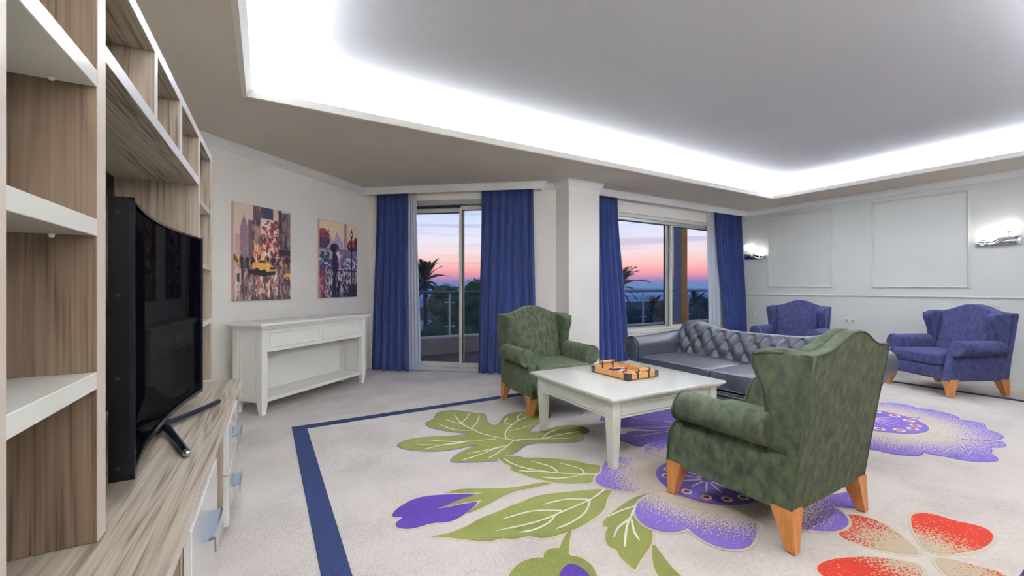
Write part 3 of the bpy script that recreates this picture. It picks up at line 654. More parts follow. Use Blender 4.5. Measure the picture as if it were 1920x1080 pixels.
# local: x to the right along the wall, y towards the wall, front legs at y = 0
bm = B(); prism(bm, [(-.045,-.045), (cw+.045,-.045), (cw+.045,cdp+.02), (-.045,cdp+.02)], ch-.028, ch, 'xy', .008, 2); obj('table_top', bm, 'console', ct)
bm = B(); box(bm, -.028, cw+.028, -.028, cdp+.005, ch-.046, ch-.0285, .006); box(bm, -.014, cw+.014, -.014, cdp, ch-.060, ch-.0465, .003, 1); obj('cornice', bm, 'console', ct)
lw = .065
for lx, ly in ((0,0), (cw-lw,0), (0,cdp-lw), (cw-lw,cdp-lw)):
    bm = B(); box(bm, lx, lx+lw, ly, ly+lw, .12, ch-.061, .003, 1); c_ = (lx+lw/2, ly+lw/2); frust(bm, c_, lw*.62, 0, c_, lw, .12); obj('leg', bm, 'console', ct)
bm = B(); box(bm, lw, cw-lw, .010, .030, ch-.275, ch-.061, .001, 1); ap = obj('apron', bm, 'console', ct)
def panel_mould(parent, x0, x1, z0, z1, y, sgn=-1, m='console', w=.014):
    bm = B()
    for a, b, c, d in ((x0, x1, z0, z0+w), (x0, x1, z1-w, z1), (x0, x0+w, z0+w, z1-w), (x1-w, x1, z0+w, z1-w)): box(bm, a, b, *sorted((y, y+sgn*.008)), c, d, .003, 1)
    obj('panel_moulding', bm, m, parent)
panel_mould(ap, lw+.025, cw/2-.02, ch-.235, ch-.085, .010); panel_mould(ap, cw/2+.02, cw-lw-.025, ch-.235, ch-.085, .010)
for x0, s in ((0,1), (cw,-1)):
    bm = B(); xa, xb = sorted((x0+s*.012, x0+s*.030)); box(bm, xa, xb, lw, cdp-lw, .115, ch-.061); sp = obj('side_panel', bm, 'console', ct)
    for xo in ((x0+s*.012, -s), (x0+s*.030, s)):
        bm = B(); w = .013
        for a, b, c, d in ((lw+.02, cdp-lw-.02, .15, .15+w), (lw+.02, cdp-lw-.02, ch-.10-w, ch-.10), (lw+.02, lw+.02+w, .15+w, ch-.10-w), (cdp-lw-.02-w, cdp-lw-.02, .15+w, ch-.10-w)):
            xa, xb = sorted((xo[0], xo[0]+xo[1]*.007)); box(bm, xa, xb, a, b, c, d, .002, 1)
        obj('panel_moulding', bm, 'console', sp)
bm = B(); box(bm, lw, cw-lw, .012, cdp-.02, .115, .150, .003, 1); obj('shelf', bm, 'console', ct)
obj('back_panel', box(B(), lw, cw-lw, cdp-.022, cdp-.008, .150, ch-.061), 'console', ct)

# ------------------------------------------------------------------ coffee table
tb = thing('coffee_table', 'square white lacquered coffee table with tapered legs', 'coffee table', (2.475, 2.45, .0125), R(-2.0))
hx, hy, TH = .565, .50, .479
bm = B(); prism(bm, [(-hx,-hy), (hx,-hy), (hx,hy), (-hx,hy)], TH-.024, TH, 'xy', .007, 3); obj('table_top', bm, 'white_lacquer', tb, 40)
bm = B(); box(bm, -hx+.016, hx-.016, -hy+.016, hy-.016, TH-.038, TH-.0245, .005); box(bm, -hx+.030, hx-.030, -hy+.030, hy-.030, TH-.048, TH-.0385, .003, 1); obj('cornice', bm, 'white_lacquer', tb)
lx_, ly_, lw = hx-.045, hy-.045, .072
for sx in (-1, 1):
    for sy in (-1, 1):
        bm = B(); c_ = (sx*(lx_-lw/2), sy*(ly_-lw/2)); box(bm, c_[0]-lw/2, c_[0]+lw/2, c_[1]-lw/2, c_[1]+lw/2, TH-.15, TH-.049, .002, 1); frust(bm, c_, lw*.66, 0, c_, lw, TH-.15); obj('leg', bm, 'white_lacquer', tb)
for sy in (-1, 1):
    y0 = sy*(ly_-.012); bm = B(); box(bm, -lx_+lw, lx_-lw, *sorted((y0, y0-sy*.02)), TH-.145, TH-.049); a_ = obj('apron', bm, 'white_lacquer', tb)
    panel_mould(a_, -lx_+lw+.008, lx_-lw-.008, TH-.137, TH-.057, y0, sy, 'white_lacquer', .012)
    a_ = obj('bead', tube(B(), [(-lx_+lw, y0+sy*.006, TH-.148), (lx_-lw, y0+sy*.006, TH-.148)], .006, 8), 'white_lacquer', a_, 60)
for sx in (-1, 1):
    x0 = sx*(lx_-.012); bm = B(); box(bm, *sorted((x0, x0-sx*.02)), -ly_+lw, ly_-lw, TH-.145, TH-.049); a_ = obj('apron', bm, 'white_lacquer', tb)
    bm = B(); w = .012
    for a, b, c, d in ((-ly_+lw+.008, ly_-lw-.008, TH-.137, TH-.137+w), (-ly_+lw+.008, ly_-lw-.008, TH-.057-w, TH-.057), (-ly_+lw+.008, -ly_+lw+.008+w, TH-.125, TH-.069), (ly_-lw-.008-w, ly_-lw-.008, TH-.125, TH-.069)): box(bm, *sorted((x0, x0+sx*.008)), a, b, c, d, .002, 1)
    obj('panel_moulding', bm, 'white_lacquer', a_); obj('bead', tube(B(), [(x0+sx*.006, -ly_+lw, TH-.148), (x0+sx*.006, ly_-lw, TH-.148)], .006, 8), 'white_lacquer', a_, 60)

# tray
ty = thing('serving_tray', 'pine serving tray with black metal corners on the coffee table', 'tray', (2.525, 2.49, TH+.013), R(-1.0))
ax, ay, hh, wt = .165, .205, .050, .012
obj('base', box(B(), -ax+.002, ax-.002, -ay+.002, ay-.002, .006, .013), 'tray', ty)
for sx in (-1, 1): obj('side', box(B(), *sorted((sx*ax, sx*(ax-wt))), -ay, ay, .006, hh, .002, 1), 'tray', ty)
for sy in (-1, 1):
    obj('end', box(B(), -ax+wt, ax-wt, *sorted((sy*ay, sy*(ay-wt))), .006, hh, .002, 1), 'tray', ty)
    hd = obj('handle', tube(B(), [(-.075, sy*(ay-.002), hh+.022), (.075, sy*(ay-.002), hh+.022)], .0115, 14), 'tray', ty, 50)
    for sx in (-1, 1):
        bm = B(); x = sx*.058; box(bm, x-.008, x+.008, *sorted((sy*(ay+.0005), sy*(ay+.004))), .004, hh+.02, .001, 1)
        tube(bm, [(x-.008, sy*(ay-.002), hh+.022), (x+.008, sy*(ay-.002), hh+.022)], .0145, 14); box(bm, x-.008, x+.008, *sorted((sy*(ay-wt-.004), sy*(ay-wt-.0005))), .014, hh+.014, .001, 1)
        obj('strap', bm, 'iron', hd, 40, label='black strap around the handle')
for sx in (-1, 1):
    for sy in (-1, 1):
        bm = B(); x, y = sx*(ax+.0015), sy*(ay+.0015)
        box(bm, *sorted((x, x-sx*.042)), *sorted((y, y-sy*.0015)), .004, hh+.002); box(bm, *sorted((x, x-sx*.0015)), *sorted((y-sy*.0015, y-sy*.042)), .004, hh+.002)
        prism(bm, [(x, y), (x-sx*.040, y), (x, y-sy*.040)] if sx*sy > 0 else [(x, y), (x, y-sy*.040), (x-sx*.040, y)], hh+.002, hh+.0035, 'xy')
        lathe(bm, [(.005,0), (.006,.003), (.006,.006)], 10, (sx*(ax-.012), sy*(ay-.012), 0))
        obj('corner_plate', bm, 'iron', ty, label='black riveted corner plate')
TZ = TH+.013+.0135
def remote(loc, rz, label, stripe, w=.046, ln=.17):
    r = thing('remote_control', label, 'remote control', loc, rz); bm = B()
    pr = [(-w/2*math.cos(t)*(1 if True else 1), 0) for t in (0,)]
    box(bm, -w/2, w/2, -ln/2, ln/2, 0, .016, .006, 3); b_ = obj('body', bm, stripe, r, 40)
    obj('face', box(B(), -w/2+.005, w/2-.005, -ln/2+.008, ln/2-.008, .0162, .018, .0006, 1), 'black', r)
    bm = B()
    for i in range(7):
        for j in range(3): lathe(bm, [(.0045,0), (.0045,.002), (.003,.003)], 8, (-.012+j*.012, -ln/2+.03+i*.018, .0181))
    obj('buttons', bm, 'plastic', r, 60)
remote((2.505, 2.50, TZ), R(-62), 'black and red remote control lying in the tray, nearer the table edge', 'red')
remote((2.555, 2.59, TZ), R(-100), 'slim black remote control lying at the back of the tray', 'black', .040, .16)
# ------------------------------------------------------------------ wing armchairs
def arc(cx, cz, r, a0, a1, n): return [(cx+r*math.cos(R(a0+(a1-a0)*i/n)), cz+r*math.sin(R(a0+(a1-a0)*i/n))) for i in range(n+1)]
def yback(z): return .335+.115*max(0, z-.17)/.8
def yfront_back(z): return .190+.150*max(0, z-.42)/.55
def armfront(z):
    pts = [(.0,-.352), (.17,-.352), (.26,-.364), (.33,-.348), (.40,-.308), (.47,-.264), (.55,-.246), (.62,-.242), (1,-.242)]
    for (a, p), (b, q) in zip(pts, pts[1:]):
        if z <= b: return p+(q-p)*(z-a)/(b-a)
    return -.29
def make_chair(label, group, mv, mp):
    t = thing('wing_armchair', label, 'armchair', group=group)
    for s in (-1, 1):
        for (cx, cy) in ((s*.335, -.285), (s*.335, .300)):
            bm = B(); bx_, by_ = cx+s*.020, cy+(-.020 if cy < 0 else .035)
            frust(bm, (bx_, by_), .040, 0, (cx, cy), .092, .170); box(bm, cx-.046, cx+.046, cy-.046, cy+.046, .1705, .185); obj('leg', bm, 'leg', t)
    # front rail and seat deck
    bm = B(); box(bm, -.285, .285, -.335, .30, .172, .315, .018, 2); obj('seat_frame', bm, mv, t, 50)
    # arms: rolled cross-section run front to back
    for s in (-1, 1):
        sec = [(.283,.168), (.283,.52)]+arc(.366,.524,.080,175,-95,18)+[(.352,.428), (.366,.410), (.374,.36), (.368,.168)]
        sec = [(s*a, b) for a, b in sec]
        if s < 0: sec = sec[::-1]
        def fn(x, y, z):
            # y runs 0 (front) .. 1 (rear) before mapping
            f = armfront(z); b = yback(z)-.030 if z < .44 else .250
            dy = y; return (x, f+(b-f)*max(0, min(1, (y+.0)/.60)), z)
        bm = B(); prism(bm, sec, 0, .60, 'xz', .016, 3, fn); a_ = obj('arm', bm, mv, t, 50)
        pts = [(x, armfront(z)+.004, z) for x, z in sec]
        bm = B(); tube(bm, [(p[0]*1.0+(s*.002 if abs(p[0]) > .34 else -s*.002), p[1]+.012, p[2]) for p in (pts if s > 0 else pts[::-1])], .0055, 6); obj('piping', bm, mp, a_, 60)
    # wings
    for s in (-1, 1):
        wp = [(.215,.415), (.212,.52), (.205,.60), (.190,.69), (.163,.77), (.146,.815), (.152,.858), (.185,.890), (.235,.902), (.30,.905), (.425,.895), (.385,.60), (.350,.415)]
        wp = [(p.x, p.y) for p in catmull([(a, b, 0) for a, b in wp[:10]], 4)] + wp[10:]
        def fw(x, y, z): return (x+s*.010*max(0,z-.45)/.45, y, z)
        bm = B(); prism(bm, wp, *sorted((s*.276, s*.366)), 'yz', .034, 5, fw); w_ = obj('wing', bm, mv, t, 50)
        edge = [p for p in wp[:-3]]
        bm = B(); tube(bm, [(s*.366+s*.010*max(0,z-.45)/.45, y+.020 if z < .86 else y+.004, z-(.016 if z > .88 else 0)) for y, z in edge], .0055, 6); obj('piping', bm, mp, w_, 60)
    # outside and inside back
    top = [(.384,.893), (.345,.896), (.26,.905), (.19,.925), (.12,.955), (.06,.975), (0,.982)]
    top = [(p.x, p.y) for p in catmull([(a, b, 0) for a, b in top], 3)]
    ol = [(-a, b) for a, b in top[::-1]][::-1]; ol = [(-a, b) for a, b in top]
    ob = [(.370,.168), (.370,.42)]+top+[(-a, b) for a, b in top[-2::-1]]+[(-.370,.42), (-.370,.168)]
    bm = B(); prism(bm, ob, 0, 1, 'xz', .0, 1, lambda x, y, z: (x, yback(z)-.055*(1-y), z)); 
    bmesh.ops.bevel(bm, geom=[e for e in bm.edges if e.calc_face_angle(0) > .9 and max(v.co.z for v in e.verts) > .3], offset=.012, segments=2, affect='EDGES')
    bk = obj('back_panel', bm, mv, t, 50)
    bm = B(); tube(bm, [(x, yback(z)-.002, z) for x, z in ob], .006, 6); obj('piping', bm, mp, bk, 60)
    oi = [(.270,.40), (.275,.60), (.292,.80), (.300,.885)]+[(a, b+.006) for a, b in top if a < .27]+[(-a, b+.006) for a, b in top[-2::-1] if a < .27]+[(-.300,.885), (-.292,.80), (-.275,.60), (-.270,.40)]
    def fi(x, y, z):
        bulge = .022*max(0, 1-(x/.29)**2)*max(0, 1-((z-.66)/.30)**2)
        if y < .1: yy = yfront_back(z)-bulge
        else: yy = yback(z)-.056
        return (x, yfront_back(z)-bulge+(yback(z)-.056-yfront_back(z)+bulge)*y/.15, z)
    bm = B(); prism(bm, oi, 0, .15, 'xz', .030, 4, fi); bmesh.ops.triangulate(bm, faces=bm.faces)
    bmesh.ops.subdivide_edges(bm, edges=[e for e in bm.edges if e.calc_length() > .12], cuts=2, use_grid_fill=True)
    obj('backrest', bm, mv, t, 60)
    bm = B(); box(bm, -.278, .278, -.352, .185, .3165, .452, .038, 4)
    for v in bm.verts:
        if v.co.z > .42: v.co.z += .014*(1-(v.co.x/.28)**2)
    c_ = obj('seat_cushion', bm, mv, t, 60)
    lp = [(-.270,-.412), (.270,-.412), (.274,.15), (-.274,.15)]
    bm = B(); tube(bm, [(-.268,-.346,.424), (0,-.351,.430), (.268,-.346,.424)], .005, 6); obj('piping', bm, mp, c_, 60)
    return t
def place(t, x, y, rz, z=.0125): t.location = (x, y, z); t.rotation_euler = (0, 0, R(rz))
g1 = make_chair('green velvet wing armchair beyond the coffee table, facing the camera side', 'green armchairs', 'green', 'green_pipe'); place(g1, 2.49, 3.50, -6.4)
g2 = copytree(g1); g2['label'] = 'near green velvet wing armchair seen from behind, in front of the sofa'; place(g2, 2.40, 1.325, 180)
b1 = make_chair('blue velvet wing armchair at the right, below the larger wall light', 'blue armchairs', 'blue', 'blue_pipe'); place(b1, 6.83, 1.69, -118)
b2 = copytree(b1); b2['label'] = 'blue velvet wing armchair half hidden behind the grey sofa'; place(b2, 6.66, 3.27, -84)

# ------------------------------------------------------------------ tufted sofa
so = thing('tufted_sofa', 'grey leather button-tufted sofa behind the coffee table', 'sofa', (3.92, 2.355, .0125), R(-90))
HL = .83
for sx in (-1, 1):
    for cy in (-.40, .40):
        bm = B(); frust(bm, (sx*.77, cy), .045, 0, (sx*.77, cy), .065, .10); obj('leg', bm, 'leather_dark', so)
bm = B(); box(bm, -HL, HL, -.485, .40, .101, .285, .015, 2); bs = obj('base', bm, 'leather_dark', so, 50)
for zz in (.135, .175, .215, .25): obj('base_pleat', tube(B(), [(-HL, -.487, zz), (HL, -.487, zz)], .012, 8), 'leather_dark', bs, 60)
for sx in (-1, 1):
    bm = B(); x0, x1 = sorted((sx*.003, sx*(HL-.004))); t = bmesh.new()
    box(t, x0, x1, -.505, .20, .290, .452, .030, 4); bmesh.ops.subdivide_edges(t, edges=[e for e in t.edges if e.calc_length() > .2], cuts=6, use_grid_fill=True)
    for v in t.verts:
        if v.co.z > .43:
            u = (v.co.x-(x0+x1)/2)/(x1-x0)*2; w = (v.co.y+.15)/.35; v.co.z += .020*max(0,1-u*u)*max(0,1-w*w)+mnoise.noise(v.co*6)*.006
    merge(bm, t); c_ = obj('seat_cushion', bm, 'leather', so, 60)
    bm = B(); tube(bm, [(x0+.02, -.504, .440), ((x0+x1)/2, -.508, .444), (x1-.02, -.504, .440)], .004, 6); tube(bm, [(x0+.02, -.504, .305), (x1-.02, -.504, .305)], .004, 6); obj('piping', bm, 'leather_dark', c_, 60)
def armfront2(z): return -.500+.035*max(0, min(1, (z-.25)/.3))
for s in (-1, 1):
    sec = [(HL,.105), (HL,.545)]+arc(HL+.105,.545,.105,176,-60,18)+[(HL+.120,.40), (HL+.070,.31), (HL+.035,.22), (HL+.025,.105)]
    sec = [(s*a, b) for a, b in sec]
    if s < 0: sec = sec[::-1]
    def fn(x, y, z):
        f = armfront2(z); b = .40; yy = f+(b-f)*y
        return (x, yy, z+(.045*y*y*(max(0, (z-.3)/.35))))
    bm = B(); prism(bm, sec, 0, 1, 'xz', .0, 1, None); bmesh.ops.subdivide_edges(bm, edges=[e for e in bm.edges if abs((e.verts[0].co-e.verts[1].co).y) > .9], cuts=5, use_grid_fill=True)
    for v in bm.verts: v.co = Vector(fn(*v.co))
    a_ = obj('arm', bm, 'leather', so, 50)
    bm = B(); prism(bm, [(x*1.0, z) for x, z in sec], 0, .02, 'xz', .008, 2, lambda x, y, z: (s*(HL+.075)+(x-s*(HL+.075))*.90, armfront2(z)-.0205+y, .33+(z-.33)*.95)); obj('arm_facing', bm, 'leather', a_, 50)
    bm = B(); tube(bm, [(x, armfront2(z)-.003, z) for x, z in (sec if s > 0 else sec[::-1])], .007, 6); obj('piping', bm, 'leather_dark', a_, 60)
# back: section swept along the length with a double-humped crest, the front tufted in diamonds
def crest(x): return .700+.085*math.exp(-((abs(x)-.74)/.24)**2)-.3*max(0, abs(x)-.84)
def back_section(x):
    zt = crest(x)+.01
    return catmull([(0,.165,.40), (0,.185,.50), (0,.225,.60), (0,.275,zt-.055), (0,.335,zt-.008), (0,.405,zt-.012), (0,.455,zt-.07), (0,.450,zt-.14), (0,.415,zt-.20), (0,.41,.30), (0,.41,.11)], 8)
NX = 330; XE = HL+.05; SX, SZ = .0775, .108; DEP = .034; V = []; F = []; btn = []
NS = len(back_section(0))
for i in range(NX+1):
    x = -XE+2*XE*i/NX; sec = back_section(x); s = 0; L_ = [0]
    for a, b in zip(sec, sec[1:]): L_.append(L_[-1]+(b-a).length)
    for j, p in enumerate(sec):
        a = sec[max(j-1, 0)]; b = sec[min(j+1, NS-1)]; d = (b-a).normalized(); nrm = Vector((0, -d.z, d.y)); 
        if nrm.y > 0 and j < 20: nrm = -nrm
        sl = L_[j]; fade = max(0, min(1, (sl)/.03))*max(0, min(1, (.405-sl)/.075)); 
        u = x/SX; v = (sl-.035)/SZ; pu, qv = (u+v)/1, (u-v)/1
        ca = abs(math.sin(math.pi*(u+v)/1/1*1/1)) if False else abs(math.sin(math.pi*(u+v)/2)); cb = abs(math.sin(math.pi*(u-v)/2))
        h = (ca**.58)*(cb**.58)*DEP*fade if fade > 0 else 0
        h += (1-fade)*DEP*.55*(1 if sl < .5 else max(0, 1-(sl-.5)*8))
        q = p+nrm*h; V.append((x, q.y, q.z))
    if i in (0, NX): pass
for i in range(NX):
    for j in range(NS-1):
        a = i*NS+j; F.append((a, a+1, a+NS+1, a+NS))
    F.append((i*NS, i*NS+NS, i*NS+NS+NS-1, i*NS+NS-1))
F.append(tuple(range(NS-1, -1, -1))); F.append(tuple(range(NX*NS, NX*NS+NS)))
bk = obj('tufted_back', (V, [], F), 'leather', so, 60)
def at_back(x, sl):
    sec = back_section(x); acc = 0
    for a, b in zip(sec, sec[1:]):
        l = (b-a).length
        if acc+l >= sl: p = a.lerp(b, (sl-acc)/l); d = (b-a).normalized(); n = Vector((0, -d.z, d.y)); n = -n if n.y > 0 else n; return p, n
        acc += l
bb = B(); lathe(bb, [(.001,-.004), (.014,-.002), (.016,.003), (.012,.009), (.002,.011)], 12); me_b = bpy.data.meshes.new('button'); bb.to_mesh(me_b); bb.free()
for p in me_b.polygons: p.use_smooth = True
me_b.materials.append(M['leather_dark'])
for r_ in range(0, 4):
    for k_ in range(-12, 13):
        if (r_+k_) % 2: continue
        x, sl = k_*SX, .035+r_*SZ
        if abs(x) > HL-.03 and r_ < 3 or abs(x) > XE-.03 or sl < .02: continue
        p, n = at_back(x, sl); o = bpy.data.objects.new('button', me_b); C.objects.link(o); o.parent = bk; o.location = (x, p.y+n.y*.011, p.z+n.z*.011); o.rotation_euler = n.to_track_quat('Z', 'Y').to_euler()

# ------------------------------------------------------------------ wall lights, sockets and switches
def sconce(yc, label, mir=1):
    t = thing('wall_light', label, 'wall light', (XR-.0015, yc, 1.73), 0, 'wall lights on the panelled wall')
    bm = B(); prof = [(-.19,-.012), (-.19,.052), (-.12,.044), (-.04,.052), (.02,.082), (.10,.094), (.19,.098), (.19,-.012), (.08,-.018), (-.06,-.022)]
    # plate in yz (y mirrored so that the tall end is on the right as seen from the room)
    prism(bm, [(-a*mir, b) for a, b in prof][::mir], -.034, 0, 'yz', .006, 2); pl = obj('wall_plate', bm, 'chrome', t, 40)
    for k in range(3):
        bm = B(); tube(bm, catmull([(a_, b_*mir, c_) for a_, b_, c_ in [(-.036, -(-.17+k*.02), -.004+k*.008), (-.042, -(-.05+k*.03), .004+k*.006), (-.046, -(.00+k*.035), .040+k*.006), (-.040, -(.07+k*.035), .082), (-.036, -(.16), .086-k*.022)]], 5), .0055, 6); obj('ribbon', bm, 'chrome', pl, 60)
    for yy, zz in ((.105*mir, .060), (-.095*mir, .146)):
        bm = B(); tube(bm, [(-.075, yy, zz-.035-.02), (-.075, yy, zz-.004)], .006, 8); tube(bm, [(-.034, yy, zz-.05), (-.075, yy, zz-.05)], .006, 8); lathe(bm, [(.010,-.012), (.030,-.006), (.034,0), (.020,.002)], 20, (-.075, yy, zz)); st_ = obj('lamp_holder', bm, 'chrome', t, 50)
        bm = B(); lathe(bm, [(.022,.0), (.050,.012), (.068,.036), (.073,.062), (.066,.092), (.048,.114), (.022,.122), (.002,.123)], 28, (-.075, yy, zz)); obj('globe', bm, 'opal', st_, 80, label='glowing white glass globe')
sconce(1.447, 'chrome wall light with two globes beside the larger panel frame'); sconce(4.45, 'chrome wall light with two globes next to the corner curtain', -1)
def plate(name, label, cat, loc, rz, w, h, kind):
    t = thing(name, label, cat, loc, rz); obj('plate', box(B(), -w/2, w/2, -.009, 0, -h/2, h/2, .003, 2), 'plastic', t, 40)
    n = max(1, round(w/.075))
    for i in range(n):
        cx = -w/2+(i+.5)*w/n
        if kind == 'socket':
            bm = B(); lathe(bm, [(.020,0), (.020,.001), (.018,.0015)], 20); bmesh.ops.rotate(bm, verts=bm.verts, matrix=Matrix.Rotation(R(90), 3, 'X')); bmesh.ops.translate(bm, verts=bm.verts, vec=(cx, -.0095, 0)); obj('insert', bm, 'alu', t, 40)
            for d in (-.009, .009):
                bm = B(); lathe(bm, [(.003,0), (.003,.001)], 8); bmesh.ops.rotate(bm, verts=bm.verts, matrix=Matrix.Rotation(R(90), 3, 'X')); bmesh.ops.translate(bm, verts=bm.verts, vec=(cx+d, -.0112, 0)); obj('pin_hole', bm, 'black', t)
        else: obj('rocker', box(B(), cx-w/n/2+.006, cx+w/n/2-.006, -.013, -.0095, -h/2+.008, h/2-.008, .0015, 1), 'plastic', t)
plate('wall_socket', 'white double socket on the grey wall between the blue armchairs', 'socket', (XR-.001, 2.99, .675), R(-90), .15, .08, 'socket')
plate('wall_socket', 'white single socket low in the corner beside the blue curtain', 'socket', (XR-.001, 4.50, .700), R(-90), .08, .08, 'socket')
plate('light_switch', 'white switch plate behind the blue armchair on the right', 'switch', (XR-.001, 1.47, .985), R(-90), .085, .085, 'rocker')
pq = Vector(Qp(2.535, WOFF-.001)); plate('light_switch', 'white double switch plate behind the far green armchair', 'switch', (pq.x, pq.y, .957), ang, .155, .10, 'rocker')
# ------------------------------------------------------------------ patterned carpet inlay
rug = thing('patterned_rug', 'cream rug with blue border and large violet and red flowers', 'rug', (0,0,0))
RX0, RX1, RY0, RY1, RW = .205, 6.92, .325, 4.06, .112
obj('field', box(B(), RX0+RW, RX1-RW, RY0+RW, RY1-RW, 0.0005, .0040), 'carpet', rug)
for a, b, c, d in ((RX0, RX0+RW, RY0, RY1), (RX1-RW, RX1, RY0, RY1), (RX0+RW, RX1-RW, RY0, RY0+RW), (RX0+RW, RX1-RW, RY1-RW, RY1)): obj('border_band', box(B(), a, b, c, d, .0005, .0042), 'c_blue', rug, label='blue border band')
def smooth(pts, it=2, keep=None):
    pts = [Vector((p[0], p[1])) for p in pts]
    n = len(pts); out = []
    # corners sharper than 75 degrees stay, the rest is rounded
    sharp = []
    for i in range(n):
        a = (pts[i]-pts[i-1]); b = (pts[(i+1)%n]-pts[i]); sharp.append(a.length > 1e-6 and b.length > 1e-6 and a.angle(b) > R(80))
    cur = list(zip(pts, sharp))
    for _ in range(it):
        nx = []; m = len(cur)
        for i in range(m):
            p, s = cur[i]; q0 = cur[i-1][0]; q1 = cur[(i+1)%m][0]
            if s: nx.append((p, True))
            else: nx.append((p.lerp(q0, .25), False)); nx.append((p.lerp(q1, .25), False))
        cur = nx
    return [(p.x, p.y) for p, s in cur]
def flat(name, pts, z, m, parent, origin=(0,0), th=.0012, label=None):
    bm = B(); poly_slab(bm, [(x-origin[0], y-origin[1]) for x, y in pts], z-th, z); return obj(name, bm, m, parent, loc=(origin[0], origin[1], 0), label=label)
def ribbon(bm, pts, w, z):
    c = catmull([(p[0], p[1], 0) for p in pts], 5); n = len(c); a = []; 
    for i, p in enumerate(c):
        d = (c[min(i+1, n-1)]-c[max(i-1, 0)]).normalized(); s = Vector((-d.y, d.x, 0))*w/2*(1 if i < n-2 else .6); a.append((bm.verts.new((p.x+s.x, p.y+s.y, z)), bm.verts.new((p.x-s.x, p.y-s.y, z)), bm.verts.new((p.x+s.x, p.y+s.y, z-.001)), bm.verts.new((p.x-s.x, p.y-s.y, z-.001))))
    for p, q in zip(a, a[1:]):
        bm.faces.new((p[0], p[1], q[1], q[0])); bm.faces.new((p[2], q[2], q[3], p[3])); bm.faces.new((p[0], q[0], q[2], p[2])); bm.faces.new((p[1], p[3], q[3], q[1]))
    bm.faces.new((a[0][0], a[0][2], a[0][3], a[0][1])); bm.faces.new((a[-1][0], a[-1][1], a[-1][3], a[-1][2]))
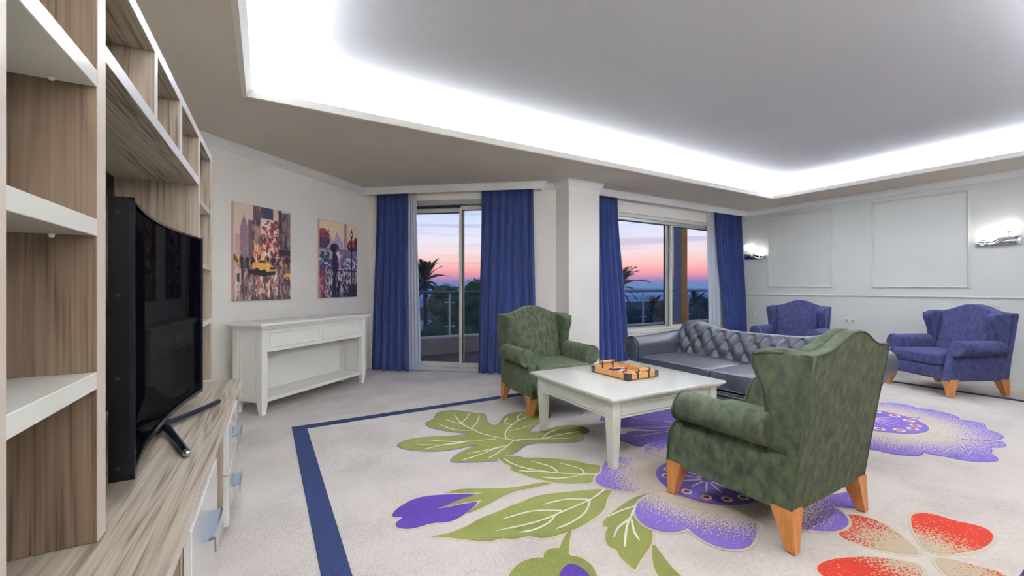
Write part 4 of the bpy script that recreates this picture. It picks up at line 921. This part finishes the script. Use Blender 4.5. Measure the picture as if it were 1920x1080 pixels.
T = {
'leaf1': [[[0.868,3.191],[0.944,3.248],[1.025,3.259],[1.129,3.238],[1.239,3.183],[1.357,3.144],[1.439,3.117],[1.406,3.178],[1.333,3.248],[1.267,3.342],[1.218,3.444],[1.211,3.548],[1.259,3.611],[1.335,3.644],[1.376,3.74],[1.427,3.815],[1.495,3.84],[1.586,3.817],[1.668,3.724],[1.722,3.62],[1.785,3.583],[1.786,3.512],[1.729,3.399],[1.697,3.292],[1.71,3.206],[1.785,3.24],[1.874,3.346],[1.946,3.418],[2.049,3.449],[2.168,3.429],[2.295,3.384],[2.36,3.346],[2.337,3.243],[2.25,3.144],[2.109,3.08],[1.985,3.015],[1.881,2.925],[1.954,2.882],[2.085,2.899],[2.201,2.917],[2.297,2.878],[2.353,2.816],[2.351,2.709],[2.272,2.658],[2.223,2.66],[2.191,2.587],[2.104,2.541],[2.009,2.565],[1.893,2.633],[1.803,2.686],[1.705,2.697],[1.612,2.63],[1.523,2.591],[1.465,2.601],[1.417,2.613],[1.402,2.572],[1.381,2.547],[1.287,2.583],[1.169,2.642],[1.113,2.678],[1.104,2.709],[1.147,2.761],[1.229,2.813],[1.324,2.851],[1.404,2.866],[1.327,2.893],[1.214,2.885],[1.102,2.908],[1.005,2.966],[0.915,3.049],[0.872,3.126]]],
'v1': [[[1.713,2.781],[1.62,2.908],[1.533,3.077],[1.505,3.241],[1.491,3.413],[1.534,3.667]],[[1.491,3.413],[1.599,3.527],[1.667,3.624]],[[1.505,3.241],[1.609,3.344],[1.735,3.542]],[[1.503,3.376],[1.443,3.472],[1.417,3.602]],[[1.517,3.189],[1.379,3.276],[1.311,3.507]],[[1.573,2.917],[1.395,2.968],[1.204,3.011],[1.017,3.001]],[[1.453,2.949],[1.26,3.033],[1.093,3.18]],[[1.315,2.973],[1.144,3.019],[0.997,3.124]],[[1.674,2.818],[1.553,2.729],[1.431,2.653],[1.348,2.615]],[[1.597,2.761],[1.461,2.74],[1.315,2.701],[1.186,2.68]],[[1.572,2.762],[1.403,2.752],[1.26,2.762]],[[1.647,2.893],[1.705,3.002],[1.808,3.108],[1.945,3.207],[2.128,3.283]],[[1.847,3.143],[1.835,3.241],[1.921,3.338]],[[1.959,3.212],[2.009,3.312],[2.09,3.375]],[[1.759,3.024],[1.853,3.024],[1.989,3.059]],[[1.704,2.825],[1.875,2.739],[2.012,2.668],[2.097,2.628]],[[1.875,2.739],[2.065,2.738],[2.251,2.718]],[[1.906,2.755],[2.01,2.823],[2.127,2.846]]],
'leaf2': [[[1.417,2.622],[1.497,2.574],[1.556,2.539],[1.568,2.493],[1.671,2.44],[1.774,2.352],[1.847,2.272],[1.873,2.201],[1.935,2.136],[1.937,2.11],[1.902,2.062],[1.792,2.014],[1.738,1.97],[1.654,1.998],[1.573,2.046],[1.522,2.097],[1.483,2.165],[1.445,2.218],[1.422,2.296],[1.39,2.364],[1.4,2.402],[1.427,2.428],[1.401,2.487],[1.406,2.551]]],
'v2': [[[1.836,2.035],[1.686,2.133],[1.591,2.212],[1.502,2.281],[1.425,2.337]],[[1.585,2.226],[1.493,2.337],[1.446,2.46],[1.443,2.567]],[[1.632,2.195],[1.642,2.284],[1.581,2.421]],[[1.765,2.084],[1.79,2.162],[1.732,2.296]],[[1.756,2.083],[1.656,2.094],[1.572,2.125],[1.5,2.186]]],
'bud': [[[0.573,2.208],[0.598,2.254],[0.658,2.299],[0.732,2.329],[0.81,2.322],[0.911,2.28],[0.991,2.241],[1.058,2.199],[0.969,2.19],[0.879,2.169],[0.797,2.161],[0.869,2.146],[0.945,2.137],[1.025,2.117],[0.989,2.08],[0.912,2.035],[0.846,2.01],[0.803,2.01],[0.734,2.045],[0.672,2.042],[0.616,2.051],[0.576,2.082],[0.567,2.113],[0.577,2.138],[0.601,2.154],[0.622,2.174],[0.595,2.185]]],
'calyx': [[[0.909,2.303],[0.958,2.306],[1.015,2.295],[1.124,2.231],[1.216,2.182],[1.328,2.144],[1.446,2.133],[1.502,2.109],[1.517,2.085],[1.405,2.093],[1.308,2.112],[1.243,2.114],[1.139,2.09],[1.049,2.057],[0.957,2.035],[0.918,2.036],[0.985,2.071],[1.053,2.12],[0.95,2.147],[0.829,2.158],[0.971,2.194],[1.107,2.192],[0.994,2.247]]],
'leaf3': [[[0.694,1.934],[0.775,1.914],[0.872,1.924],[0.966,1.96],[1.098,1.97],[1.168,1.987],[1.23,1.986],[1.321,2.008],[1.45,1.979],[1.595,1.926],[1.709,1.886],[1.757,1.831],[1.669,1.778],[1.587,1.705],[1.498,1.668],[1.351,1.632],[1.233,1.635],[1.161,1.646],[1.128,1.664],[1.099,1.704],[1.057,1.707],[1.013,1.723],[0.977,1.754],[0.926,1.756],[0.877,1.781],[0.814,1.84],[0.74,1.901]]],
'v3': [[[1.735,1.865],[1.581,1.817],[1.379,1.794],[1.197,1.782],[0.979,1.816]],[[1.581,1.817],[1.463,1.886],[1.325,1.906]],[[1.372,1.802],[1.236,1.878],[1.059,1.891]],[[1.581,1.817],[1.47,1.728],[1.354,1.69],[1.241,1.681]],[[1.321,1.788],[1.243,1.745],[1.15,1.73],[1.071,1.747]]],
'stem1': [[[1.303,1.641],[1.26,1.624],[1.208,1.586],[1.161,1.546],[1.101,1.487],[1.13,1.47],[1.169,1.485],[1.226,1.558],[1.29,1.62]]],
'leaf5': [[[0.874,1.511],[0.921,1.542],[0.975,1.558],[1.031,1.551],[1.064,1.531],[1.091,1.563],[1.128,1.569],[1.169,1.55],[1.187,1.523],[1.169,1.485],[1.204,1.454],[1.216,1.404],[1.204,1.353],[1.163,1.283],[1.093,1.25],[0.965,1.279],[0.881,1.352],[0.828,1.455]]],
'bud2': [[[1.031,1.387],[1.088,1.429],[1.13,1.443],[1.157,1.424],[1.166,1.383],[1.163,1.336],[1.135,1.287],[1.08,1.258],[1.009,1.3]]],
'v5': [[[1.085,1.438],[1.038,1.396],[1.001,1.366]],[[0.975,1.474],[0.938,1.455],[0.901,1.425]]],
'leaf4': [[[1.941,1.695],[1.827,1.71],[1.698,1.687],[1.557,1.644],[1.487,1.612],[1.462,1.586],[1.479,1.562],[1.425,1.531],[1.375,1.471],[1.37,1.434],[1.386,1.414],[1.358,1.366],[1.352,1.309],[1.351,1.269],[1.388,1.288],[1.461,1.321],[1.547,1.353],[1.639,1.424],[1.702,1.527],[1.803,1.673]]],
'v4': [[[1.764,1.636],[1.654,1.643],[1.54,1.633]],[[1.641,1.573],[1.567,1.524],[1.487,1.458],[1.43,1.405]],[[1.611,1.559],[1.517,1.534],[1.439,1.486]],[[1.626,1.55],[1.559,1.471],[1.525,1.405]],[[1.806,1.647],[1.707,1.611],[1.635,1.566]]],
'stem2': [[[1.548,1.354],[1.561,1.346],[1.537,1.292],[1.504,1.222],[1.485,1.15],[1.473,1.066],[1.42,1.069],[1.398,1.125],[1.404,1.198],[1.456,1.267]]],
'A1': [[[1.752,1.973],[1.8,2.017],[1.879,2.045],[1.939,2.11],[2.025,2.165],[2.094,2.182],[2.174,2.153],[2.236,2.085],[2.31,1.933],[2.28,1.716],[2.188,1.631],[2.002,1.676],[1.911,1.73],[1.826,1.773],[1.77,1.845],[1.741,1.911]]],
'A2': [[[1.682,1.58],[1.736,1.627],[1.813,1.666],[1.896,1.683],[2.002,1.676],[2.027,1.54],[2.145,1.386],[2.184,1.284],[2.145,1.208],[2.069,1.162],[1.961,1.12],[1.897,1.115],[1.833,1.14],[1.791,1.19],[1.782,1.266],[1.794,1.324],[1.809,1.355],[1.764,1.353],[1.704,1.372],[1.658,1.415],[1.64,1.47],[1.65,1.524]]],
'A3': [[[2.34,1.299],[2.473,1.249],[2.531,1.173],[2.646,1.113],[2.66,1.056],[2.597,0.99],[2.523,0.962],[2.426,0.963],[2.352,0.999],[2.297,1.054],[2.257,1.119],[2.255,1.217]]],
'A4': [[[2.513,1.344],[2.683,1.243],[2.815,1.15],[2.942,1.122],[2.897,1.057],[2.788,0.994],[2.727,1.03],[2.677,1.073],[2.597,1.147],[2.462,1.255]]],
'A5': [[[2.435,2.208],[2.569,2.235],[2.656,2.223],[2.791,2.121],[2.917,1.849],[2.729,1.604],[2.548,1.71],[2.433,1.903],[2.399,2.067],[2.392,2.133]]],
'B1': [[[3.908,1.447],[3.872,1.336],[3.869,1.23],[3.925,1.159],[3.97,1.123],[4.011,1.108],[4.128,1.121],[4.108,1.089],[4.136,1.025],[4.172,0.976],[4.237,0.952],[4.331,0.958],[4.429,0.983],[4.534,1.024],[4.606,1.09],[4.668,1.17],[4.666,1.25],[4.466,1.319],[4.409,1.445],[4.246,1.51]]],
'B2': [[[4.666,1.25],[4.697,1.112],[4.773,1.003],[4.903,0.933],[4.986,0.906],[5.082,0.908],[5.163,0.939],[5.212,0.991],[5.238,1.041],[5.349,1.057],[5.43,1.093],[5.443,1.158],[5.41,1.222],[5.289,1.402],[5.074,1.436]]],
'B3': [[[5.551,1.57],[5.614,1.488],[5.594,1.386],[5.536,1.28],[5.454,1.235],[5.34,1.264],[5.225,1.385],[5.09,1.503],[5.331,1.525]]],
'B4': [[[5.302,1.886],[5.506,1.805],[5.607,1.746],[5.632,1.663],[5.603,1.585],[5.457,1.519],[5.273,1.492],[5.108,1.509],[4.892,1.62],[4.991,1.811]]],
'B5': [[[4.539,1.074],[4.46,0.99],[4.414,0.928],[4.474,0.873],[4.59,0.873],[4.668,0.908],[4.733,0.855],[4.833,0.848],[4.921,0.889],[4.851,0.946],[4.702,1.062]]],
'C1': [[[2.739,2.994],[2.734,2.921],[2.786,2.837],[2.891,2.808],[3.059,2.879],[3.234,2.876],[3.433,2.843],[3.626,2.827],[3.532,2.645],[3.224,2.415],[3.081,2.354],[2.994,2.405],[2.864,2.396],[2.785,2.476],[2.687,2.569],[2.602,2.636],[2.621,2.77],[2.608,2.855],[2.626,2.883],[2.674,2.895]]],
'C2': [[[2.419,2.457],[2.484,2.489],[2.548,2.468],[2.581,2.506],[2.653,2.497],[2.762,2.406],[2.944,2.365],[2.998,2.267],[2.814,2.129],[2.711,2.183],[2.614,2.232],[2.488,2.236],[2.445,2.225],[2.41,2.268],[2.416,2.334],[2.401,2.407]]],
'C3': [[[3.218,2.876],[3.372,2.879],[3.6,2.892],[3.785,2.835],[3.524,2.561],[3.224,2.415],[3.162,2.49],[3.212,2.66]]],
'D1': [[[2.405,0.968],[2.498,0.972],[2.574,0.98],[2.625,1.016],[2.687,0.975],[2.702,0.904],[2.669,0.831],[2.605,0.761],[2.549,0.706],[2.514,0.704],[2.457,0.741],[2.417,0.793],[2.38,0.864],[2.372,0.923]]],
'D2': [[[2.847,0.819],[2.903,0.835],[2.965,0.834],[3.025,0.802],[3.041,0.754],[3.042,0.704],[3.078,0.647],[3.078,0.601],[3.033,0.572],[2.946,0.56],[2.833,0.567],[2.744,0.591],[2.65,0.627],[2.6,0.666],[2.598,0.696],[2.69,0.753],[2.771,0.793]]],
'D3': [[[2.027,0.888],[2.079,0.892],[2.151,0.879],[2.226,0.849],[2.317,0.8],[2.38,0.741],[2.427,0.687],[2.413,0.661],[2.372,0.644],[2.269,0.642],[2.148,0.669],[2.031,0.737],[1.983,0.81],[1.997,0.865]]],
'D4': [[[2.547,0.66],[2.599,0.615],[2.626,0.552],[2.651,0.504],[2.647,0.466],[2.598,0.433],[2.491,0.438],[2.401,0.505],[2.414,0.571],[2.47,0.619]]],
}
def motif(name, key, m, outline='c_beige', ow=.014, z=.0068, veins=None, origin=(0,0), label=None, vw=.011, vm='c_cream'):
    pts = smooth(T[key][0]); o = flat(name, pts, z, m, rug, origin, label=label)
    if outline: flat('outline', [(x-origin[0], y-origin[1]) for x, y in offset_poly(pts, ow)], z-.0013, outline, o)
    if veins:
        for l in T[veins]:
            bm = B(); ribbon(bm, l, vw, z+.0011); obj('vein', bm, vm, o)
    return o
motif('leaf', 'leaf1', 'c_green', 'c_lilac', .007, veins='v1', label='lobed olive leaf')
motif('leaf', 'leaf2', 'c_green', veins='v2', z=.0070)
motif('bud', 'bud', 'c_purple', z=.0066, label='violet flower bud'); motif('calyx', 'calyx', 'c_green', z=.0074, ow=.008)
motif('leaf', 'leaf3', 'c_green', veins='v3'); motif('stem', 'stem1', 'c_green', z=.0066)
motif('leaf', 'leaf5', 'c_green', z=.0070); motif('bud', 'bud2', 'c_purple', z=.0080, ow=.010)
motif('leaf', 'leaf4', 'c_green', veins='v4', z=.0068); motif('stem', 'stem2', 'c_green', z=.0066)
AC, BC, DC, CC_ = (2.36, 1.63), (4.72, 1.66), (2.53, .69), (3.05, 2.35)
zz = .0062
for k in ('C3', 'C1', 'C2'): motif('petal', k, 'pet_C', 'c_lilac', .009, z=zz, origin=CC_, label='violet petal'); zz += .0004
for k in ('A5', 'A4', 'A3', 'A1', 'A2'): motif('petal', k, 'pet_A', z=zz, origin=AC, label='violet petal'); zz += .0004
zz = .0062
for k in ('B5', 'B4', 'B3', 'B2', 'B1'): motif('petal', k, 'pet_B', 'c_lilac', .007, z=zz, origin=BC, label='violet petal'); zz += .0004
zz = .0066
for k in ('D1', 'D2', 'D3', 'D4'): motif('petal', k, 'pet_D', z=zz, origin=DC, label='red petal'); zz += .0003
# the parts of the far flower hidden by the near armchair, completed round its centre
def petal_pts(c, a, r0, r1, w):
    pts = []
    for i in range(25):
        t = -1+2*i/24; pts.append((r0+(r1-r0)*(1-abs(t)**3), t*w))
    return [(c[0]+x*math.cos(a)-y*math.sin(a), c[1]+x*math.sin(a)+y*math.cos(a)) for x, y in pts]
for k, a in enumerate((150, 195, 240)):
    flat('petal', petal_pts(BC, R(a), .25, .95, .36), .0058+k*.0004, 'pet_B', rug, BC)
def disc(c, rad, nd, rd, z, m1, rays):
    circ = [(c[0]+rad*math.cos(2*math.pi*i/48), c[1]+rad*math.sin(2*math.pi*i/48)) for i in range(48)]
    d = flat('flower_centre', circ, z, m1, rug, c, label='dotted flower centre')
    for i in range(nd):
        a = 2*math.pi*(i+.3)/nd; x, y = rad*.80*math.cos(a), rad*.80*math.sin(a)
        o1 = flat('ring', [(x+rd*math.cos(2*math.pi*j/18), y+rd*math.sin(2*math.pi*j/18)) for j in range(18)], z+.0010, 'c_cream', d)
        flat('dot', [(x+rd*.52*math.cos(2*math.pi*j/14), y+rd*.52*math.sin(2*math.pi*j/14)) for j in range(14)], z+.0018, 'c_red', d)
    for i in range(rays):
        a = 2*math.pi*i/rays; bm = B(); ribbon(bm, [(rad*.12*math.cos(a), rad*.12*math.sin(a)), (rad*.55*math.cos(a+.05), rad*.55*math.sin(a+.05))], .010, z+.0010); obj('ray', bm, 'c_cream', d)
M['disc'] = speckle('flower_centre_wool', (120,96,184), (206,192,172), -.2, -.1)
disc(AC, .30, 14, .030, .0098, 'disc', 12); disc(BC, .40, 14, .042, .0094, 'disc', 12)
bm = B()
for l in ([(2.62,2.62),(2.85,2.48),(3.1,2.36)], [(2.55,2.40),(2.8,2.36),(3.1,2.32)], [(2.9,2.75),(3.02,2.6),(3.15,2.42)]): ribbon(bm, l, .010, .0082)
obj('petal_line', bm, 'c_beige', rug)

# ------------------------------------------------------------------ balcony and the view outside
bf = obj('balcony_floor', box(B(), -3, 14.5, 4.95, 7.75, -.22, -.06), 'tile'); tag(bf, kind='structure')
# the strip below the diagonal wall
bm = B(); poly_slab(bm, [(a1.x-.3, a1.y+.5), (a1.x+.4, 7.6), (4.4, 7.6), (4.4, 4.93), (3.7, 4.93), (a2.x-.05, a2.y+.19)], -.2, -.061); o = obj('threshold_slab', bm, 'tile'); tag(o, kind='structure')
kb = obj('balcony_kerb', box(B(), -3, 14.5, 7.46, 7.62, -.06, .245, .005, 1), 'kerb'); tag(kb, kind='structure')
RYY = 7.54
rl = thing('balustrade', 'balcony balustrade of glass panels on steel posts with a round handrail', 'railing', (0, RYY, .245))
obj('handrail', tube(B(), [(-3,0,.858), (14.4,0,.858)], .031, 12), 'rail_metal', rl, 60)
obj('bottom_rail', box(B(), -3, 14.4, -.03, .03, .001, .035, .004, 1), 'alu_light', rl)
xs = [-1.9, -.25, 1.41, 3.06, 4.81, 6.56, 8.31, 10.06, 11.8, 13.5]
for x in xs:
    p = obj('post', tube(B(), [(x, 0, .036), (x, 0, .83)], .021, 10), 'alu', rl, 60)
    for zz in (.20, .66):
        bm = B(); tube(bm, [(x-.075, -.005, zz), (x+.075, -.005, zz)], .009, 8); lathe(bm, [(.020,-.012), (.022,0), (.020,.012)], 12, (x-.08, 0, zz), 'x'); lathe(bm, [(.020,-.012), (.022,0), (.020,.012)], 12, (x+.08, 0, zz), 'x'); obj('clamp', bm, 'chrome', p, 50)
for x0, x1 in zip(xs, xs[1:]): obj('glass_panel', box(B(), x0+.045, x1-.045, -.005, .005, .05, .745), 'rail_glass', rl)
cl = thing('balcony_column', 'orange rendered column standing on the balcony outside the wider window', 'column', (9.25, 7.155, -.06))
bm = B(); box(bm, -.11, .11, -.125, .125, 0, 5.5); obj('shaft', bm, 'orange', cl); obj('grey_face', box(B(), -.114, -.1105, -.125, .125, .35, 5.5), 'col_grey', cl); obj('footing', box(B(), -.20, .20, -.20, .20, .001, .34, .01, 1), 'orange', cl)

GZ = -9.0
bm = B(); box(bm, -200, 260, 9, 210, GZ-1, GZ); tag(obj('ground', bm, 'ground'), kind='structure')
bm = B(); box(bm, -3000, 4500, 211, 5500, GZ-9, GZ-4); tag(obj('sea', bm, 'sea'), 'calm blue sea reaching to the horizon', 'sea', kind='stuff')
# far headland
V = []; F = []; n = 60
for i in range(n+1):
    a = R(62+ (38)*i/n); d = 3900; x, y = d*math.cos(a), d*math.sin(a); t = i/n
    h = (16+18*math.sin(t*5.5+.4)**2+12*mnoise.noise(Vector((t*9, 0, 0))))*min(1, t*4)*1.0
    V += [(x, y, GZ-8), (x, y, GZ+max(2, h)), (x*1.05, y*1.05, GZ-8)]
for i in range(n):
    a = i*3; F += [(a, a+3, a+4, a+1), (a+1, a+4, a+5, a+2)]
tag(obj('headland', (V, [], F), 'hill', smooth=60), 'low blue hills on the far shore above the sea', 'hills')

def px_ray(px): # heading of an image column, used only to note where the far trees stand
    f = (.5075, .8616); r = (.8616, -.5075); k = (px-960)/790; return (f[0]+r[0]*k, f[1]+r[1]*k)
def far(px, t): a, b = px_ray(px); return a*t, b*t
def leaf_card_mesh(name, blobs, n, size, m, seed, parent, squash=1.0):
    """a crown of many small leaf clumps spread through overlapping lobes"""
    rnd = random.Random(seed); V = []; F = []
    tot = sum(b[3]**2 for b in blobs)
    for cx, cy, cz, r in blobs:
        for _ in range(int(n*r*r/tot)):
            d = Vector((rnd.gauss(0,1), rnd.gauss(0,1), rnd.gauss(0,1))).normalized(); q = d*r*(rnd.uniform(.72,1.04)); p = Vector((cx, cy, cz))+Vector((q.x, q.y, q.z*squash))
            a = Vector((rnd.gauss(0,1), rnd.gauss(0,1), rnd.gauss(0,1))).normalized(); b = a.cross(d)
            if b.length < .1: continue
            b.normalize(); a = (b.cross(d)+d*.5*rnd.random()).normalized(); s = size*rnd.uniform(.6, 1.4); k = len(V)
            V += [tuple(p-a*s), tuple(p+b*s*.5), tuple(p+a*s), tuple(p-b*s*.5)]; F += [(k, k+1, k+2), (k, k+2, k+3)]
    o = obj(name, (V, [], F), m, parent); return o
def core(name, blobs, m, parent, squash=1.0):
    bm = B()
    for cx, cy, cz, r in blobs:
        t = bmesh.new(); bmesh.ops.create_icosphere(t, subdivisions=2, radius=r*.86)
        for v in t.verts: v.co += v.co.normalized()*mnoise.noise(v.co*1.3+Vector((cx,cy,cz)))*r*.18; v.co = Vector((v.co.x+cx, v.co.y+cy, v.co.z*squash+cz))
        merge(bm, t)
    return obj(name, bm, m, parent, 180)
def tree(label, px, t, ztop, w, h, m, seed, n=2600, group=None, dome=.8, size=None):
    x, y = far(px, t); rnd = random.Random(seed); root = thing('tree', label, 'tree', (x, y, GZ), 0, group)
    bl = []; top = ztop-GZ
    for _ in range(11):
        a = rnd.uniform(0, 6.28); r = w*rnd.uniform(.24, .40); q = (w/2-r*.7)*math.sqrt(rnd.random())*1.0; bl.append((q*math.cos(a), q*math.sin(a), top-r*dome-(h-2*r*dome)*max(0,rnd.random()*.9)-(q/w)**2*h*.5, r))
    bl.append((0, 0, top-w*.28*dome, w*.28))
    core('crown_mass', bl, m, root, dome); leaf_card_mesh('foliage', bl, n, size or w*.035, m, seed, root, dome)
    bm = B(); tube(bm, [(0,0,0), (w*.02,0,top*.4), (0,w*.02,top-h*.6)], [w*.05, w*.035, w*.02], 8); obj('trunk', bm, 'bark', root, 60)
    return root
tree('dark green domed pine beyond the balcony rail left of the door mullion', 838, 30, 1.45, 3.4, 5.0, 'leaf_dark', 1, 5200)
tree('dark green pine beside the right blue curtain of the balcony door', 897, 25, 1.75, 3.6, 6.0, 'leaf_dark', 2, 5200)
tree('low dark pine filling the view between the two door panes', 866, 34, .2, 3.8, 5.0, 'leaf_dark', 3, 4200)
for i, (px, t, zt_, w, h, lb) in enumerate(((1186, 50, -1.2, 7, 6, 'low dark tree beside the left blue curtain of the wider window'), (1214, 64, -2.1, 8, 6, 'wide low tree just right of the near balustrade post'), (1240, 57, -.75, 4.5, 6, 'taller dark tree close to the wider window mullion'), (1300, 66, -2.2, 7, 6, 'dark tree under the palms right of the orange column'), (1268, 80, -3.0, 9, 7, 'low dark tree behind the orange column'), (1150, 74, -2.6, 9, 7, 'low tree mostly hidden by the blue curtain by the pier'))):
    tree(lb, px, t, zt_, w, h, 'leaf_far', 20+i, 3600, 'trees below the wider window')
def palm(label, px, t, zc, r, seed, nf=34, m='palm', droop=1.0, thick=1.0):
    x, y = far(px, t); root = thing('palm_tree', label, 'palm tree', (x, y, GZ), 0); rnd = random.Random(seed)
    hh = zc-GZ; bm = B(); tube(bm, [(.1,0,0), (.05,.05,hh*.5), (0,0,hh-.05)], [.26,.2,.22], 8); obj('trunk', bm, 'bark', root, 60)
    V = []; F = []; n = 14
    def P_(u): return Vector((u*r*(1-.10*u), 0, r*(.22*u-.42*u*u*droop)))
    for i in range(n):
        u0 = i/n; p0, p1 = P_(u0), P_((i+1)/n); k = len(V); w = .02*r*thick
        V += [(p0.x, -w, p0.z), (p0.x, w, p0.z), (p1.x, w, p1.z), (p1.x, -w, p1.z)]; F.append((k, k+1, k+2, k+3))
        if i:
            for s in (-1, 1):
                for q in (0, .5):
                    c = p0.lerp(p1, q); ln = r*.26*math.sin(math.pi*min(1, .18+.85*u0))**.7; k = len(V); e = Vector((ln*.75, s*ln*.62, -ln*.25)); lw_ = .014*r*thick
                    V += [(c.x-lw_, 0, c.z), (c.x+lw_, 0, c.z), (c.x+e.x, e.y, c.z+e.z)]; F.append((k, k+1, k+2))
    me = bpy.data.meshes.new('frond'); me.from_pydata(V, [], F); me.materials.append(M[m])
    for i in range(nf):
        o = bpy.data.objects.new('frond', me); C.objects.link(o); o.parent = root; o.location = (0, 0, hh)
        el = rnd.uniform(-.9, 1.25) if i > 6 else rnd.uniform(.8, 1.4); o.rotation_euler = (rnd.uniform(-.3, .3), -el, 2.4*i+rnd.uniform(-.2, .2)); s = rnd.uniform(.8, 1.1); o.scale = (s, s, s)
    return root
palm('palm crown rising above the roofs left of the balcony door mullion', 797, 44, 1.9, 2.9, 5, thick=1.5)
palm('dark palm with drooping fronds at the left edge of the wider window', 1158, 26, 1.15, 1.95, 6, thick=1.3, droop=1.3)
palm('far dark palm right of the orange column', 1303, 56, -1.1, 2.6, 7, thick=1.6)
palm('second far palm at the right edge of the wider window', 1324, 76, -2.3, 3.2, 8, thick=1.6)
palm('far palm among the trees left of the wider window mullion', 1228, 74, -1.9, 2.4, 9, thick=1.6)
# hotel building and pool terrace far below the balcony door
x, y = far(786, 56); hb = thing('hotel_building', 'pale low building with flat roofs seen through the balcony glass', 'building', (x, y, GZ), R(-20))
obj('wall', box(B(), -5, 1.2, 0, 5, 0, 5.0), 'render_white', hb); obj('roof', box(B(), -5.4, 1.6, -.5, 5.4, 5.001, 5.35), 'render_white', hb)
obj('upper_wall', box(B(), -5, -.6, 1.5, 5, 5.351, 7.2), 'render_white', hb); obj('upper_roof', box(B(), -5.3, -.3, 1.2, 5.3, 7.201, 7.45), 'render_white', hb)
for i in range(5):
    for z0 in (1.0, 3.2):
        f_ = obj('window', box(B(), -4.6+i*1.15, -3.85+i*1.15, -.03, .02, z0, z0+1.2), 'alu', hb); obj('pane', box(B(), -4.54+i*1.15, -3.91+i*1.15, -.04, -.031, z0+.06, z0+1.14), 'screen', f_)
x, y = far(800, 24); pl = thing('pool', 'pale blue pool with a white rim far below the balcony', 'pool', (x, y, GZ+.01), R(-25))
obj('rim', box(B(), -3, 2.5, -3, 3, 0, .35, .03, 1), 'render_white', pl); obj('water', box(B(), -2.6, 2.1, -2.6, 2.6, .351, .36), 'water', pl)
x, y = far(806, 52); sh = thing('pavilion', 'white-roofed pavilion beyond the pool between palm and pine', 'pavilion', (x, y, GZ), R(-15))
obj('roof', box(B(), -3.5, 3.5, -2, 2, 5.2, 5.5, .03, 1), 'render_white', sh)
for sx in (-3.1, 0, 3.1): obj('column', box(B(), sx-.12, sx+.12, -1.8, -1.56, 0, 5.2), 'render_white', sh)
